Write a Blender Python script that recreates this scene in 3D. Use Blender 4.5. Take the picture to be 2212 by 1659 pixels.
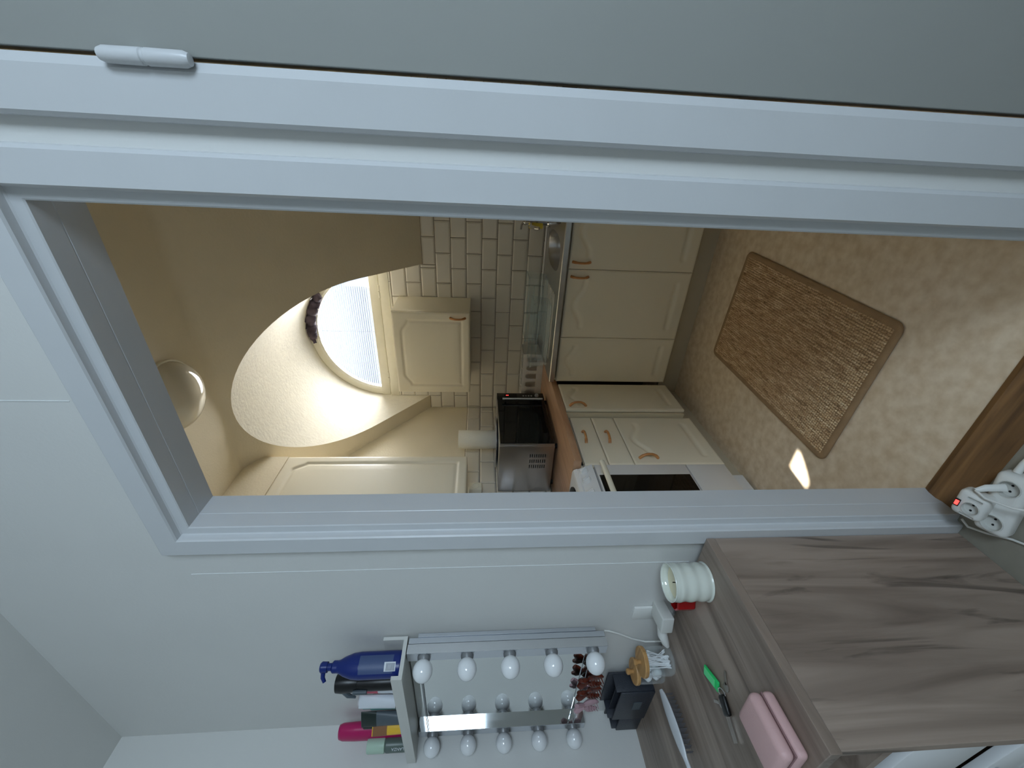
import bpy, bmesh, math, random
import numpy as np
from mathutils import Vector, Matrix
random.seed(7); np.random.seed(7)
for o in list(bpy.data.objects): bpy.data.objects.remove(o)
sc = bpy.context.scene
COL = sc.collection
PI = math.pi
def S(r, g, b):
    f = lambda c: (c/255/12.92) if c/255 <= .04045 else ((c/255+.055)/1.055)**2.4
    return (f(r), f(g), f(b), 1)

# ------------------------------------------------------------------ camera
F_PX = 880.9; CAM_H = 1.32
yaw, pitch, roll = [math.radians(a) for a in (29.908, 4.514, -0.544)]
fw = Vector((-math.sin(yaw)*math.cos(pitch), math.cos(yaw)*math.cos(pitch), -math.sin(pitch)))
rt = Vector((math.cos(yaw), math.sin(yaw), 0)); dn = fw.cross(rt)
rt, dn = rt*math.cos(roll)+dn*math.sin(roll), -rt*math.sin(roll)+dn*math.cos(roll)
cd = bpy.data.cameras.new('camera'); cam = bpy.data.objects.new('camera', cd); COL.objects.link(cam)
m3 = Matrix((dn, rt, -fw)).transposed()           # the phone was held upright, the picture lies on its side
cam.matrix_world = Matrix.Translation((0, 0, CAM_H)) @ m3.to_4x4()
cd.sensor_fit = 'HORIZONTAL'; cd.sensor_width = 36; cd.lens = 36*F_PX/2212
cd.clip_start = .02; cd.clip_end = 100
sc.camera = cam

# ------------------------------------------------------------------ world, sun, daylight, exposure
sc.view_settings.view_transform = 'Standard'; sc.view_settings.look = 'None'
sc.view_settings.exposure = 0.0; sc.view_settings.gamma = 1
sc.view_settings.use_curve_mapping = False
sc.cycles.use_denoising = True
sc.cycles.max_bounces = 14; sc.cycles.diffuse_bounces = 7; sc.cycles.transparent_max_bounces = 16
sc.cycles.sample_clamp_indirect = 6
sc.cycles.caustics_reflective = False; sc.cycles.caustics_refractive = False
w = bpy.data.worlds.new('sky'); sc.world = w; w.use_nodes = True
bg = w.node_tree.nodes['Background']; bg.inputs[0].default_value = (.62, .76, 1, 1); bg.inputs[1].default_value = 1.6
def light(name, kind, loc, direction, energy, color, size=None, size_y=None):
    l = bpy.data.lights.new(name, kind); o = bpy.data.objects.new(name, l); COL.objects.link(o)
    o.location = loc; o.rotation_euler = Vector(direction).to_track_quat('-Z', 'Y').to_euler()
    l.energy = energy; l.color = color
    if size: l.shape = 'RECTANGLE'; l.size = size; l.size_y = size_y
    return o
sun = light('sun_offscreen', 'SUN', (0, 8, 10), (-.16, -1, -1.338), 26, (1, .95, .87)); sun.data.angle = math.radians(.6)
light('daylight_dormer_window', 'AREA', (-1.205, 3.02, 2.36), (0, -1, -.12), 66, (1, .98, .96), 1.1, .7)       # behind the half round window
light('window_hall_right_offscreen', 'AREA', (1.42, -.70, 1.68), (-1, 0, 0), 56, (.70, .85, 1), 1.0, .95)         # the window mirrored in the lamp strip



# ------------------------------------------------------------------ materials
def mat(name, col, rough=.5, metal=0, spec=.5, bump=0, bscale=200, var=0, vscale=3, trans=0, ior=1.45, coat=0, col2=None, emit=0):
    m = bpy.data.materials.new(name); m.use_nodes = True; nt = m.node_tree; b = nt.nodes['Principled BSDF']
    b.inputs['Base Color'].default_value = col; b.inputs['Roughness'].default_value = rough
    b.inputs['Metallic'].default_value = metal; b.inputs['Specular IOR Level'].default_value = spec
    b.inputs['IOR'].default_value = ior; b.inputs['Transmission Weight'].default_value = trans
    b.inputs['Coat Weight'].default_value = coat
    if emit: b.inputs['Emission Color'].default_value = col; b.inputs['Emission Strength'].default_value = emit
    tc = nt.nodes.new('ShaderNodeTexCoord')
    if var or col2:
        n = nt.nodes.new('ShaderNodeTexNoise'); n.inputs['Scale'].default_value = vscale; n.inputs['Detail'].default_value = 6
        nt.links.new(tc.outputs['Object'], n.inputs['Vector'])
        r = nt.nodes.new('ShaderNodeValToRGB'); r.color_ramp.elements[0].position = .32; r.color_ramp.elements[1].position = .68
        c2 = col2 or tuple(max(0, c*(1-var)) for c in col[:3])+(1,)
        r.color_ramp.elements[0].color = c2; r.color_ramp.elements[1].color = col
        nt.links.new(n.outputs['Fac'], r.inputs['Fac']); nt.links.new(r.outputs['Color'], b.inputs['Base Color'])
    if bump:
        n = nt.nodes.new('ShaderNodeTexNoise'); n.inputs['Scale'].default_value = bscale; n.inputs['Detail'].default_value = 4
        nt.links.new(tc.outputs['Object'], n.inputs['Vector'])
        bp = nt.nodes.new('ShaderNodeBump'); bp.inputs['Strength'].default_value = bump; bp.inputs['Distance'].default_value = .004
        nt.links.new(n.outputs['Fac'], bp.inputs['Height']); nt.links.new(bp.outputs['Normal'], b.inputs['Normal'])
    return m
def wood(name, light_c, dark_c, axis, scale=1, rough=.45, knots=.5, bump=.1):
    m = bpy.data.materials.new(name); m.use_nodes = True; nt = m.node_tree; b = nt.nodes['Principled BSDF']
    b.inputs['Roughness'].default_value = rough
    N, L = nt.nodes.new, nt.links.new
    tc = N('ShaderNodeTexCoord'); mp = N('ShaderNodeMapping'); L(tc.outputs['Object'], mp.inputs['Vector'])
    s = [14*scale]*3; s['xyz'.index(axis)] = 1.1*scale; mp.inputs['Scale'].default_value = s
    n1 = N('ShaderNodeTexNoise'); n1.inputs['Scale'].default_value = 1.6; n1.inputs['Detail'].default_value = 8; n1.inputs['Distortion'].default_value = 1.2
    L(mp.outputs[0], n1.inputs['Vector'])
    r1 = N('ShaderNodeValToRGB'); r1.color_ramp.elements[0].position = .3; r1.color_ramp.elements[1].position = .62
    r1.color_ramp.elements[0].color = dark_c; r1.color_ramp.elements[1].color = light_c
    L(n1.outputs['Fac'], r1.inputs['Fac'])
    # short dark grain flecks and knots
    mp2 = N('ShaderNodeMapping'); L(tc.outputs['Object'], mp2.inputs['Vector'])
    s2 = [30*scale]*3; s2['xyz'.index(axis)] = 3*scale; mp2.inputs['Scale'].default_value = s2
    n2 = N('ShaderNodeTexNoise'); n2.inputs['Scale'].default_value = 1; n2.inputs['Detail'].default_value = 5; n2.inputs['Distortion'].default_value = 2
    L(mp2.outputs[0], n2.inputs['Vector'])
    r2 = N('ShaderNodeValToRGB'); r2.color_ramp.elements[0].position = .60; r2.color_ramp.elements[1].position = .73
    r2.color_ramp.elements[0].color = (0, 0, 0, 1); r2.color_ramp.elements[1].color = (1, 1, 1, 1)
    L(n2.outputs['Fac'], r2.inputs['Fac'])
    k = N('ShaderNodeMath'); k.operation = 'MULTIPLY'; k.inputs[1].default_value = knots; L(r2.outputs['Color'], k.inputs[0])
    mx = N('ShaderNodeMix'); mx.data_type = 'RGBA'; L(k.outputs[0], mx.inputs[0]); L(r1.outputs['Color'], mx.inputs[6])
    mx.inputs[7].default_value = tuple(c*.42 for c in dark_c[:3])+(1,)
    L(mx.outputs[2], b.inputs['Base Color'])
    bp = N('ShaderNodeBump'); bp.inputs['Strength'].default_value = bump; bp.inputs['Distance'].default_value = .002
    L(n2.outputs['Fac'], bp.inputs['Height']); L(bp.outputs['Normal'], b.inputs['Normal'])
    return m
def clear(name, tint, opacity=.12, rough=.05):
    """thin clear plastic / glass: see-through with a gloss"""
    m = bpy.data.materials.new(name); m.use_nodes = True; nt = m.node_tree; N, L = nt.nodes.new, nt.links.new
    nt.nodes.remove(nt.nodes['Principled BSDF']); out = nt.nodes['Material Output']
    t = N('ShaderNodeBsdfTransparent'); t.inputs[0].default_value = tint
    g = N('ShaderNodeBsdfPrincipled'); g.inputs['Base Color'].default_value = tint; g.inputs['Roughness'].default_value = rough
    fr = N('ShaderNodeLayerWeight'); fr.inputs[0].default_value = .5
    pw_ = N('ShaderNodeMath'); pw_.operation = 'POWER'; pw_.inputs[1].default_value = 4; L(fr.outputs['Facing'], pw_.inputs[0])
    a = N('ShaderNodeMath'); a.operation = 'MULTIPLY_ADD'; a.inputs[1].default_value = .6; a.inputs[2].default_value = opacity+.02; L(pw_.outputs[0], a.inputs[0])
    mx = N('ShaderNodeMixShader'); L(a.outputs[0], mx.inputs[0]); L(t.outputs[0], mx.inputs[1]); L(g.outputs[0], mx.inputs[2])
    L(mx.outputs[0], out.inputs[0])
    return m
M = {}
M['kitchen_paint'] = mat('kitchen_paint', S(232, 221, 196), .7, bump=.25, bscale=90, var=.05, vscale=4)
M['stucco'] = mat('stucco', S(236, 230, 214), .8, bump=.5, bscale=60, var=.06, vscale=30)
M['ceiling_paint'] = mat('ceiling_paint', S(232, 221, 196), .75, bump=.15, bscale=120, var=.04)
M['hall_paint'] = mat('hall_paint', S(214, 214, 211), .6, bump=.08, bscale=150, var=.03)
M['frame_paint'] = mat('frame_paint', S(202, 204, 206), .32, bump=.06, bscale=70, var=.02, vscale=10)
M['leaf_paint'] = mat('leaf_paint', S(158, 160, 156), .4, bump=.04, bscale=60, var=.03)
M['cabinet'] = mat('cabinet_foil', S(234, 226, 205), .3, bump=.03, bscale=300)
M['cabinet_in'] = mat('cabinet_board', S(216, 206, 180), .45)
M['plinth'] = mat('plinth_board', S(196, 186, 164), .4)
M['tile'] = mat('tile_glaze', S(222, 216, 203), .12, bump=.03, bscale=25, coat=.3)
M['grout'] = mat('grout', S(96, 84, 70), .9)
M['vinyl'] = mat('floor_vinyl', S(234, 217, 193), .3, bump=.12, bscale=40, col2=S(212, 190, 160), vscale=26)
M['hall_floor'] = mat('hall_floor', S(150, 146, 134), .5, var=.15, vscale=12)
M['dresser_side'] = wood('grey_oak_upright', S(160, 143, 130), S(112, 97, 86), 'z', .55, .5, .85)
M['dresser_top'] = wood('grey_oak_flat', S(160, 143, 130), S(112, 97, 86), 'y', .6, .42, .7)
M['threshold'] = wood('oak_threshold', S(142, 104, 62), S(84, 56, 30), 'x', 1, .4, .5, .25)
M['worktop'] = wood('worktop_laminate', S(198, 160, 128), S(172, 130, 98), 'y', .8, .32, .15)
M['worktop_cross'] = wood('worktop_laminate_cross', S(206, 156, 112), S(176, 122, 80), 'x', .8, .32, .15)
M['handle'] = wood('cherry_handle', S(204, 146, 90), S(178, 116, 62), 'z', 2, .3, .1)
M['steel'] = mat('sink_steel', (.55, .53, .5, 1), .28, 1, bump=.04, bscale=400)
M['steel_dark'] = mat('sink_bowl_steel', (.55, .53, .5, 1), .28, 1)
M['brushed'] = mat('brushed_steel', (.5, .5, .52, 1), .3, 1, bump=.05, bscale=500)
M['chrome'] = mat('chrome', (.75, .76, .78, 1), .06, 1)
M['alu'] = mat('aluminium', (.72, .75, .8, 1), .3, 1, bump=.03, bscale=300)
M['mirror'] = mat('mirror_silver', (.86, .89, .88, 1), .01, 1)
M['black_glass'] = mat('black_glass', S(14, 14, 14), .04, spec=.6)
M['black'] = mat('black_plastic', S(16, 16, 17), .35)
M['rubber'] = mat('black_rubber', S(8, 7, 6), .8)
M['panel_dark'] = mat('dark_panel', S(58, 55, 50), .3, .4)
M['enamel'] = mat('white_enamel', S(226, 227, 228), .18, coat=.3)
M['enamel_warm'] = mat('ivory_plastic', S(232, 228, 210), .25)
M['plastic'] = mat('white_plastic', S(224, 224, 220), .35)
M['plastic_grey'] = mat('white_plastic_dull', S(205, 205, 200), .45)
M['socket_in'] = mat('socket_inside', S(205, 205, 200), .5)
M['bulb'] = mat('opal_glass', S(232, 234, 236), .12, coat=.5)
M['bulb_socket'] = mat('bulb_socket', S(130, 132, 134), .4, .3)
M['lamp_glass'] = mat('opal_lamp_glass', S(214, 206, 186), .08, coat=1)
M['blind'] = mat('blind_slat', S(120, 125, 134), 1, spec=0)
M['sash'] = mat('window_paint', S(228, 222, 202), .45, bump=.1, bscale=60, var=.04, vscale=14)
M['cloth'] = mat('dark_cloth', S(92, 80, 90), .9, bump=.3, bscale=80, col2=S(56, 48, 58), vscale=18)
M['brass'] = mat('old_brass', S(128, 114, 88), .5, .1)
M['rug'] = mat('rug_border', S(168, 138, 104), .9, bump=.4, bscale=300, var=.15, vscale=20)
M['yellow'] = mat('yellow_cloth', S(226, 204, 84), .8, bump=.2, bscale=200)
M['paper'] = mat('paper_towel', S(238, 234, 220), .95, bump=.5, bscale=140)
M['clear_blue'] = clear('clear_plastic', (.93, .97, .98, 1), .05, .18)
M['glass'] = clear('clear_glass', (.98, .99, .99, 1), .015)
M['wax'] = mat('wax', S(234, 226, 196), .5)
M['milk_glass'] = mat('milky_glass', S(218, 222, 212), .08, coat=1)
M['red_glass'] = mat('red_glass', S(190, 30, 32), .1, trans=.35)
M['bamboo'] = wood('bamboo', S(196, 152, 98), S(166, 122, 72), 'x', 2, .45, .15)
M['cotton'] = mat('cotton', S(240, 240, 242), .95, bump=.4, bscale=200)
M['black_leather'] = mat('dark_grey_leather', S(46, 50, 58), .42, bump=.25, bscale=250)
M['brush'] = mat('silver_brush', S(222, 225, 230), .22, .2)
M['bristle'] = mat('bristle', S(110, 108, 110), .4, .3)
M['green'] = mat('green_tag', S(40, 196, 106), .35)
M['green_paper'] = mat('green_tag_paper', S(104, 226, 150), .5)
M['key'] = mat('key_metal', (.5, .47, .42, 1), .3, 1)
M['pink'] = mat('pink_leather', S(206, 168, 166), .5, bump=.15, bscale=260)
M['seam'] = mat('zip_seam', S(140, 108, 108), .7)
M['blue'] = mat('blue_bottle', S(16, 38, 108), .3)
M['blue_label'] = mat('blue_label', S(66, 82, 120), .45)
M['label_white'] = mat('white_label', S(214, 218, 224), .5)
M['label_ink'] = mat('label_ink', S(70, 76, 92), .6)
M['magenta'] = mat('magenta_bottle', S(176, 22, 92), .3)
M['sage'] = mat('sage_cap', S(176, 200, 182), .4)
M['grey_green'] = mat('grey_green_bottle', S(92, 106, 100), .35)
M['dark_green'] = mat('dark_green_tube', S(26, 40, 36), .35)
M['slate'] = mat('slate_tube', S(78, 88, 94), .4)
M['amber'] = mat('yellow_tube', S(232, 184, 56), .4)
M['brown_tube'] = mat('brown_tube', S(140, 98, 66), .4)
M['rose'] = mat('rose_tube', S(196, 78, 100), .4)
M['pink_band'] = mat('pink_band', S(232, 158, 150), .45)
M['teal'] = mat('teal_cap', S(96, 160, 156), .35)
M['frost'] = mat('frosted_cap', S(220, 214, 216), .35, trans=.3)
M['tortoise'] = mat('tortoise_clip', S(104, 42, 26), .2, col2=S(60, 20, 12), vscale=60)
M['clip_pink'] = mat('pink_clip', S(206, 168, 176), .2, trans=.3)
M['red_led'] = mat('red_led', (1, .06, .05, 1), .3, emit=2.5)
M['crack'] = mat('seam_filler', S(222, 224, 224), .6)
def rug_weave():
    m = bpy.data.materials.new('rug_weave'); m.use_nodes = True; nt = m.node_tree; b = nt.nodes['Principled BSDF']; N, L = nt.nodes.new, nt.links.new
    b.inputs['Roughness'].default_value = .9
    tc = N('ShaderNodeTexCoord'); mp = N('ShaderNodeMapping'); mp.inputs['Scale'].default_value = (70, 14, 1); L(tc.outputs['Object'], mp.inputs[0])
    n = N('ShaderNodeTexNoise'); n.inputs['Scale'].default_value = 1; n.inputs['Detail'].default_value = 5; L(mp.outputs[0], n.inputs['Vector'])
    n2 = N('ShaderNodeTexNoise'); n2.inputs['Scale'].default_value = 140; L(tc.outputs['Object'], n2.inputs['Vector'])
    ad = N('ShaderNodeMath'); ad.operation = 'MULTIPLY_ADD'; ad.inputs[1].default_value = .6; L(n2.outputs['Fac'], ad.inputs[0]); L(n.outputs['Fac'], ad.inputs[2])
    r = N('ShaderNodeValToRGB'); e = r.color_ramp.elements; e[0].position = .5; e[0].color = S(112, 82, 54); e[1].position = 1; e[1].color = S(236, 214, 178)
    x = e.new(.66); x.color = S(188, 154, 116); x = e.new(.85); x.color = S(216, 186, 146)
    L(ad.outputs[0], r.inputs['Fac']); L(r.outputs['Color'], b.inputs['Base Color'])
    return m
M['weave'] = rug_weave()

# ------------------------------------------------------------------ mesh helpers
ORG = {}
def link(name, me, m, parent=None, loc=None):
    o = bpy.data.objects.new(name, me); COL.objects.link(o)
    if m is not None: me.materials.append(M[m] if isinstance(m, str) else m)
    if parent is not None: o.parent = parent; ORG[o] = ORG[parent]
    else: ORG[o] = Vector(loc) if loc is not None else Vector((0, 0, 0)); o.location = ORG[o]
    return o
def thing(name, label, cat, loc, group=None):
    o = bpy.data.objects.new(name, None); COL.objects.link(o); o.empty_display_size = .05
    o.location = loc; ORG[o] = Vector(loc); tag(o, label, cat, group); return o
def tag(o, label, cat, group=None):
    o['label'] = label; o['category'] = cat
    if group: o['group'] = group
    return o
class MB:
    def __init__(s): s.bm = bmesh.new()
    def box(s, x0, x1, y0, y1, z0, z1, bevel=0, seg=2):
        x0, x1 = sorted((x0, x1)); y0, y1 = sorted((y0, y1)); z0, z1 = sorted((z0, z1))
        t = bmesh.new()
        v = [t.verts.new(p) for p in ((x0,y0,z0),(x1,y0,z0),(x1,y1,z0),(x0,y1,z0),(x0,y0,z1),(x1,y0,z1),(x1,y1,z1),(x0,y1,z1))]
        for f in ((0,3,2,1),(4,5,6,7),(0,1,5,4),(1,2,6,5),(2,3,7,6),(3,0,4,7)): t.faces.new([v[i] for i in f])
        if bevel: bmesh.ops.bevel(t, geom=t.edges[:], offset=bevel, segments=seg, profile=.5, affect='EDGES', clamp_overlap=True)
        s._merge(t); return s
    def _merge(s, t):
        me = bpy.data.meshes.new('t'); t.to_mesh(me); t.free(); s.bm.from_mesh(me); bpy.data.meshes.remove(me)
    def xbox(s, mx, bevel, size, seg=3):
        """box of a size about the origin, moved by a matrix"""
        t = bmesh.new(); bmesh.ops.create_cube(t, size=1)
        for v in t.verts: v.co = Vector((v.co.x*size[0], v.co.y*size[1], v.co.z*size[2]))
        if bevel: bmesh.ops.bevel(t, geom=t.edges[:], offset=bevel, segments=seg, profile=.5, affect='EDGES', clamp_overlap=True)
        t.transform(mx); s._merge(t); return s
    def quad(s, *p):
        s.bm.faces.new([s.bm.verts.new(q) for q in p]); return s
    def prism(s, poly, fn, d0, d1):
        """poly of (a,b); fn(a,b,d)->xyz"""
        n = len(poly); A = [s.bm.verts.new(fn(a, b, d0)) for a, b in poly]; B = [s.bm.verts.new(fn(a, b, d1)) for a, b in poly]
        fs = [s.bm.faces.new(A), s.bm.faces.new(B[::-1])]
        for i in range(n): fs.append(s.bm.faces.new((A[i], B[i], B[(i+1) % n], A[(i+1) % n])))
        return s
    def lathe(s, prof, c=(0,0,0), seg=32, sx=1, sy=1, mx=None):
        c = Vector(c); rings = []
        for r, z in prof:
            if r < 1e-6: rings.append([s.bm.verts.new((0, 0, z))])
            else: rings.append([s.bm.verts.new((r*sx*math.cos(2*PI*i/seg), r*sy*math.sin(2*PI*i/seg), z)) for i in range(seg)])
        for a, b in zip(rings, rings[1:]):
            for i in range(seg):
                j = (i+1) % seg
                if len(a) == 1 and len(b) == 1: continue
                if len(a) == 1: s.bm.faces.new((a[0], b[i], b[j]))
                elif len(b) == 1: s.bm.faces.new((a[i], b[0], a[j]))
                else: s.bm.faces.new((a[i], b[i], b[j], a[j]))
        for r in rings:
            for v in r: v.co = (mx @ v.co if mx else v.co) + c
        return s
    def tube(s, pts, rad, seg=8, cap=True, flat=None):
        pts = [Vector(p) for p in pts]; n = len(pts)
        rad = rad if hasattr(rad, '__len__') else [rad]*n
        up = None; rings = []
        for i in range(n):
            d = (pts[min(i+1, n-1)]-pts[max(i-1, 0)]).normalized()
            if up is None:
                up = Vector((0, 0, 1)) if abs(d.z) < .9 else Vector((1, 0, 0))
            a = (up - d*up.dot(d)).normalized(); b = d.cross(a); up = a
            fa = flat or 1
            rings.append([s.bm.verts.new(pts[i]+rad[i]*(a*math.cos(2*PI*k/seg)*fa+b*math.sin(2*PI*k/seg))) for k in range(seg)])
        for A, B in zip(rings, rings[1:]):
            for k in range(seg): s.bm.faces.new((A[k], A[(k+1) % seg], B[(k+1) % seg], B[k]))
        if cap: s.bm.faces.new(rings[0][::-1]); s.bm.faces.new(rings[-1])
        return s
    def grid(s, P, closed_u=False):
        """P[i][j] rows of points"""
        V = [[s.bm.verts.new(p) for p in row] for row in P]
        for i in range(len(V)-1):
            for j in range(len(V[0])-1): s.bm.faces.new((V[i][j], V[i][j+1], V[i+1][j+1], V[i+1][j]))
        return s
    def build(s, name, m, parent=None, loc=None, smooth=False, fix=True):
        if fix: bmesh.ops.recalc_face_normals(s.bm, faces=s.bm.faces[:])
        me = bpy.data.meshes.new(name); s.bm.to_mesh(me); s.bm.free()
        org = ORG[parent] if parent is not None else Vector(loc) if loc is not None else Vector((0, 0, 0))
        if org.length: me.transform(Matrix.Translation(-org))
        o = link(name, me, m, parent, loc)
        if smooth:
            me.polygons.foreach_set('use_smooth', [True]*len(me.polygons))
            if smooth != 'all':
                try: me.set_sharp_from_angle(angle=math.radians(smooth if smooth is not True else 38))
                except Exception: pass
        return o
def carve(o, cutter):
    """sink the shapes of a mesh builder (world coordinates) into an object"""
    bmesh.ops.recalc_face_normals(cutter.bm, faces=cutter.bm.faces[:])
    me = bpy.data.meshes.new('cut'); cutter.bm.to_mesh(me); cutter.bm.free(); me.transform(Matrix.Translation(-ORG[o]))
    c = bpy.data.objects.new('cut', me); COL.objects.link(c); c.parent = o.parent
    m = o.modifiers.new('cut', 'BOOLEAN'); m.operation = 'DIFFERENCE'; m.object = c; m.solver = 'EXACT'
    bpy.context.view_layer.update()
    new = bpy.data.meshes.new_from_object(o.evaluated_get(bpy.context.evaluated_depsgraph_get()))
    o.modifiers.clear(); o.data = new; bpy.data.objects.remove(c)
    try: new.set_sharp_from_angle(angle=math.radians(38))
    except Exception: pass
def struct(o, label=None):
    o['kind'] = 'structure'
    if label: o['label'] = label
    return o
def arc_pts(cx, cz, r, a0, a1, n): return [(cx+r*math.cos(a0+(a1-a0)*i/n), cz+r*math.sin(a0+(a1-a0)*i/n)) for i in range(n+1)]
def RZ(a): return Matrix.Rotation(a, 4, 'Z')
def T(*p): return Matrix.Translation(p)
def copy_tree(o, parent=None):
    c = o.copy(); COL.objects.link(c); c.parent = parent
    for ch in list(o.children): copy_tree(ch, c)
    return c

# ------------------------------------------------------------------ dimensions
HY0, HY1 = .71, .803               # hall face and kitchen face of the wall with the doors
HX = -1.862                        # hall left wall
ZC = 2.569                         # ceilings
KX = -1.833; KY = 2.80; KXR = .65  # kitchen left wall, back wall, right wall
ZB = 1.712; SM = .813              # where the sloping ceiling meets the back wall, and its slope
DCX, DCZ, DR = -1.205, 2.03, .515  # dormer barrel
XL, XR, ZT = -.808, -.0995, 2.002  # clear opening of the kitchen doorway

# ------------------------------------------------------------------ the shell
struct(MB().box(KX-.1, KXR+.1, .76, KY+.1, -.06, 0).build('floor', 'vinyl'), 'beige mottled vinyl kitchen floor')
struct(MB().box(HX-.1, 1.5, -2.7, .76, -.06, -.001).build('floor', 'hall_floor'), 'grey hall floor')
D2L, D2R, D2T = .08, .90, 2.03     # second doorway in the same wall
wf = MB()
wf.box(HX-.1, XL-.02, HY0, HY1, 0, ZC).box(XL-.02, D2L, HY0, HY1, ZT+.02, ZC).box(XR+.02, D2L-.02, HY0, HY1, 0, ZT+.02)
wf.box(D2L-.02, D2R+.02, HY0, HY1, D2T+.02, ZC).box(D2R+.02, 1.5, HY0, HY1, 0, ZC)
wall_front = struct(wf.build('wall_front', 'hall_paint'), 'grey white hall wall with the kitchen doorway')
MB().box(-.979, -.977, HY0-.0012, HY0, .73, 2.05).build('filler_line', 'crack', wall_front)
MB().box(-.456, -.454, HY0-.0012, HY0, 2.10, 2.3).build('filler_line', 'crack', wall_front)
struct(MB().box(HX-.1, HX, -2.7, HY0, 0, ZC).build('wall_left', 'hall_paint'), 'hall wall at the end of the dresser')
struct(MB().box(HX-.1, 1.5, -2.7, HY1, ZC, ZC+.08).build('ceiling', 'hall_paint'), 'hall ceiling')
struct(MB().box(HX-.1, 1.5, -2.8, -2.7, 0, ZC).build('wall_rear', 'hall_paint'))
wr = MB().box(1.3, 1.4, -2.7, -1.2, 0, ZC).box(1.3, 1.4, -.2, HY0, 0, ZC).box(1.3, 1.4, -1.2, -.2, 0, 1.2).box(1.3, 1.4, -1.2, -.2, 2.15, ZC)
struct(wr.build('wall_right', 'hall_paint'))
def plain_window(name, x, y0, y1, z0, z1, m):
    f = struct(MB().box(x, x+.05, y0, y0+.05, z0, z1).box(x, x+.05, y1-.05, y1, z0, z1).box(x, x+.05, y0+.05, y1-.05, z0, z0+.05).box(x, x+.05, y0+.05, y1-.05, z1-.05, z1).build(name, m))
    MB().box(x+.022, x+.026, y0+.05, y1-.05, z0+.05, z1-.05).build('pane', 'glass', f)
plain_window('window_2', 1.32, -1.2, -.2, 1.2, 2.15, 'frame_paint')

# kitchen walls: grout bed behind the tiles, paint elsewhere
struct(MB().box(KX-.1, KX, HY1, KY+.1, 0, ZC).build('wall_left', 'kitchen_paint'), 'cream kitchen wall behind the worktop')
struct(MB().box(KXR, KXR+.1, HY1, KY+.1, 0, ZC).build('wall_right', 'kitchen_paint'))
bw = MB().box(KX-.1, KXR+.1, KY, KY+.1, 0, ZB+.02).box(DCX-DR, DCX+DR, KY, KY+.1, ZB+.02, 1.95)
wall_back = struct(bw.build('wall_back', 'grout'), 'kitchen back wall with white bevelled tiles')
# sloping ceiling with a notch for the barrel dormer
sy = lambda z: KY-(z-ZB)/SM
YT = sy(ZC)
def slope_pt(a, z): return (a, sy(z), z)
apex = arc_pts(DCX, DCZ, DR, 0, PI, 40)
t = .028; th = math.atan(SM); zt = ZC-t*math.sin(th); yb = YT-t
sl = MB()
notch = [(DCX+DR, ZB)]+apex+[(DCX-DR, ZB)]
poly = [(KXR, ZB)]+notch+[(KX, ZB), (KX, zt), (KXR, zt)]
sl.bm.faces.new([sl.bm.verts.new(slope_pt(a, z)) for a, z in poly])
R_ = t/math.tan(th/2); prof = []
for i in range(9):
    a = th*(1-i/8); prof.append((yb+R_*math.sin(a), ZC-R_+R_*math.cos(a)))
sl.grid([[(KXR, y, z), (KX, y, z)] for y, z in prof])
slope = struct(sl.build('ceiling', 'kitchen_paint', smooth=30), 'sloping kitchen ceiling with the round dormer cut into it')
struct(MB().box(KX-.1, KXR+.1, HY1, yb, ZC, ZC+.08).build('ceiling', 'ceiling_paint'), 'flat kitchen ceiling by the doorway')
dm = MB()
dm.grid([[(a, KY+.055, z) for a, z in notch], [(a, KY, z) for a, z in notch], [slope_pt(a, z) for a, z in notch]])
struct(dm.build('wall_dormer', 'stucco', smooth='all'), 'white rough plaster barrel of the dormer')
# roof outside, so that no daylight leaks in
struct(MB().prism([(YT-.1, ZC+.1), (KY+.12, ZB+.12), (KY+.12, ZB+.2), (YT-.1, ZC+.3)], lambda a, b, d: (d, a, b), DCX+DR+.03, KXR+.1)
       .prism([(YT-.1, ZC+.1), (KY+.12, ZB+.12), (KY+.12, ZB+.2), (YT-.1, ZC+.3)], lambda a, b, d: (d, a, b), KX-.1, DCX-DR-.03).build('roof', 'plinth'))
# bulkhead over the tall wall cabinet
struct(MB().prism([(HY1, 2.372), (1.83, 2.372), (1.83, sy(1.83) if 0 else ZB+SM*(KY-1.83)), (YT, ZC), (HY1, ZC)], lambda a, b, d: (d, a, b), KX, -1.531).build('trim_3', 'kitchen_paint'), 'cream bulkhead above the tall wall cabinet')

# tiles ---------------------------------------------------------------
TP, TW, TZ0 = .1027, .2015, 1.0067
TILES = {}
def tile_mesh(w, h):
    k = (round(w, 4), round(h, 4))
    if k in TILES: return TILES[k]
    g, bv, d0, d1 = .0016, .009, .004, .0085
    a, b = w/2-g, h/2-g
    i, j = max(a-bv, a*.5), max(b-bv, b*.5)
    V = [(-a, 0, -b), (a, 0, -b), (a, 0, b), (-a, 0, b), (-a, -d0, -b), (a, -d0, -b), (a, -d0, b), (-a, -d0, b), (-i, -d1, -j), (i, -d1, -j), (i, -d1, j), (-i, -d1, j)]
    Fc = [(0, 1, 5, 4), (1, 2, 6, 5), (2, 3, 7, 6), (3, 0, 4, 7), (4, 5, 9, 8), (5, 6, 10, 9), (6, 7, 11, 10), (7, 4, 8, 11), (8, 9, 10, 11)]
    me = bpy.data.meshes.new('tile'); me.from_pydata(V, [], Fc); me.update(); me.materials.append(M['tile'])
    TILES[k] = me; return me
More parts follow.
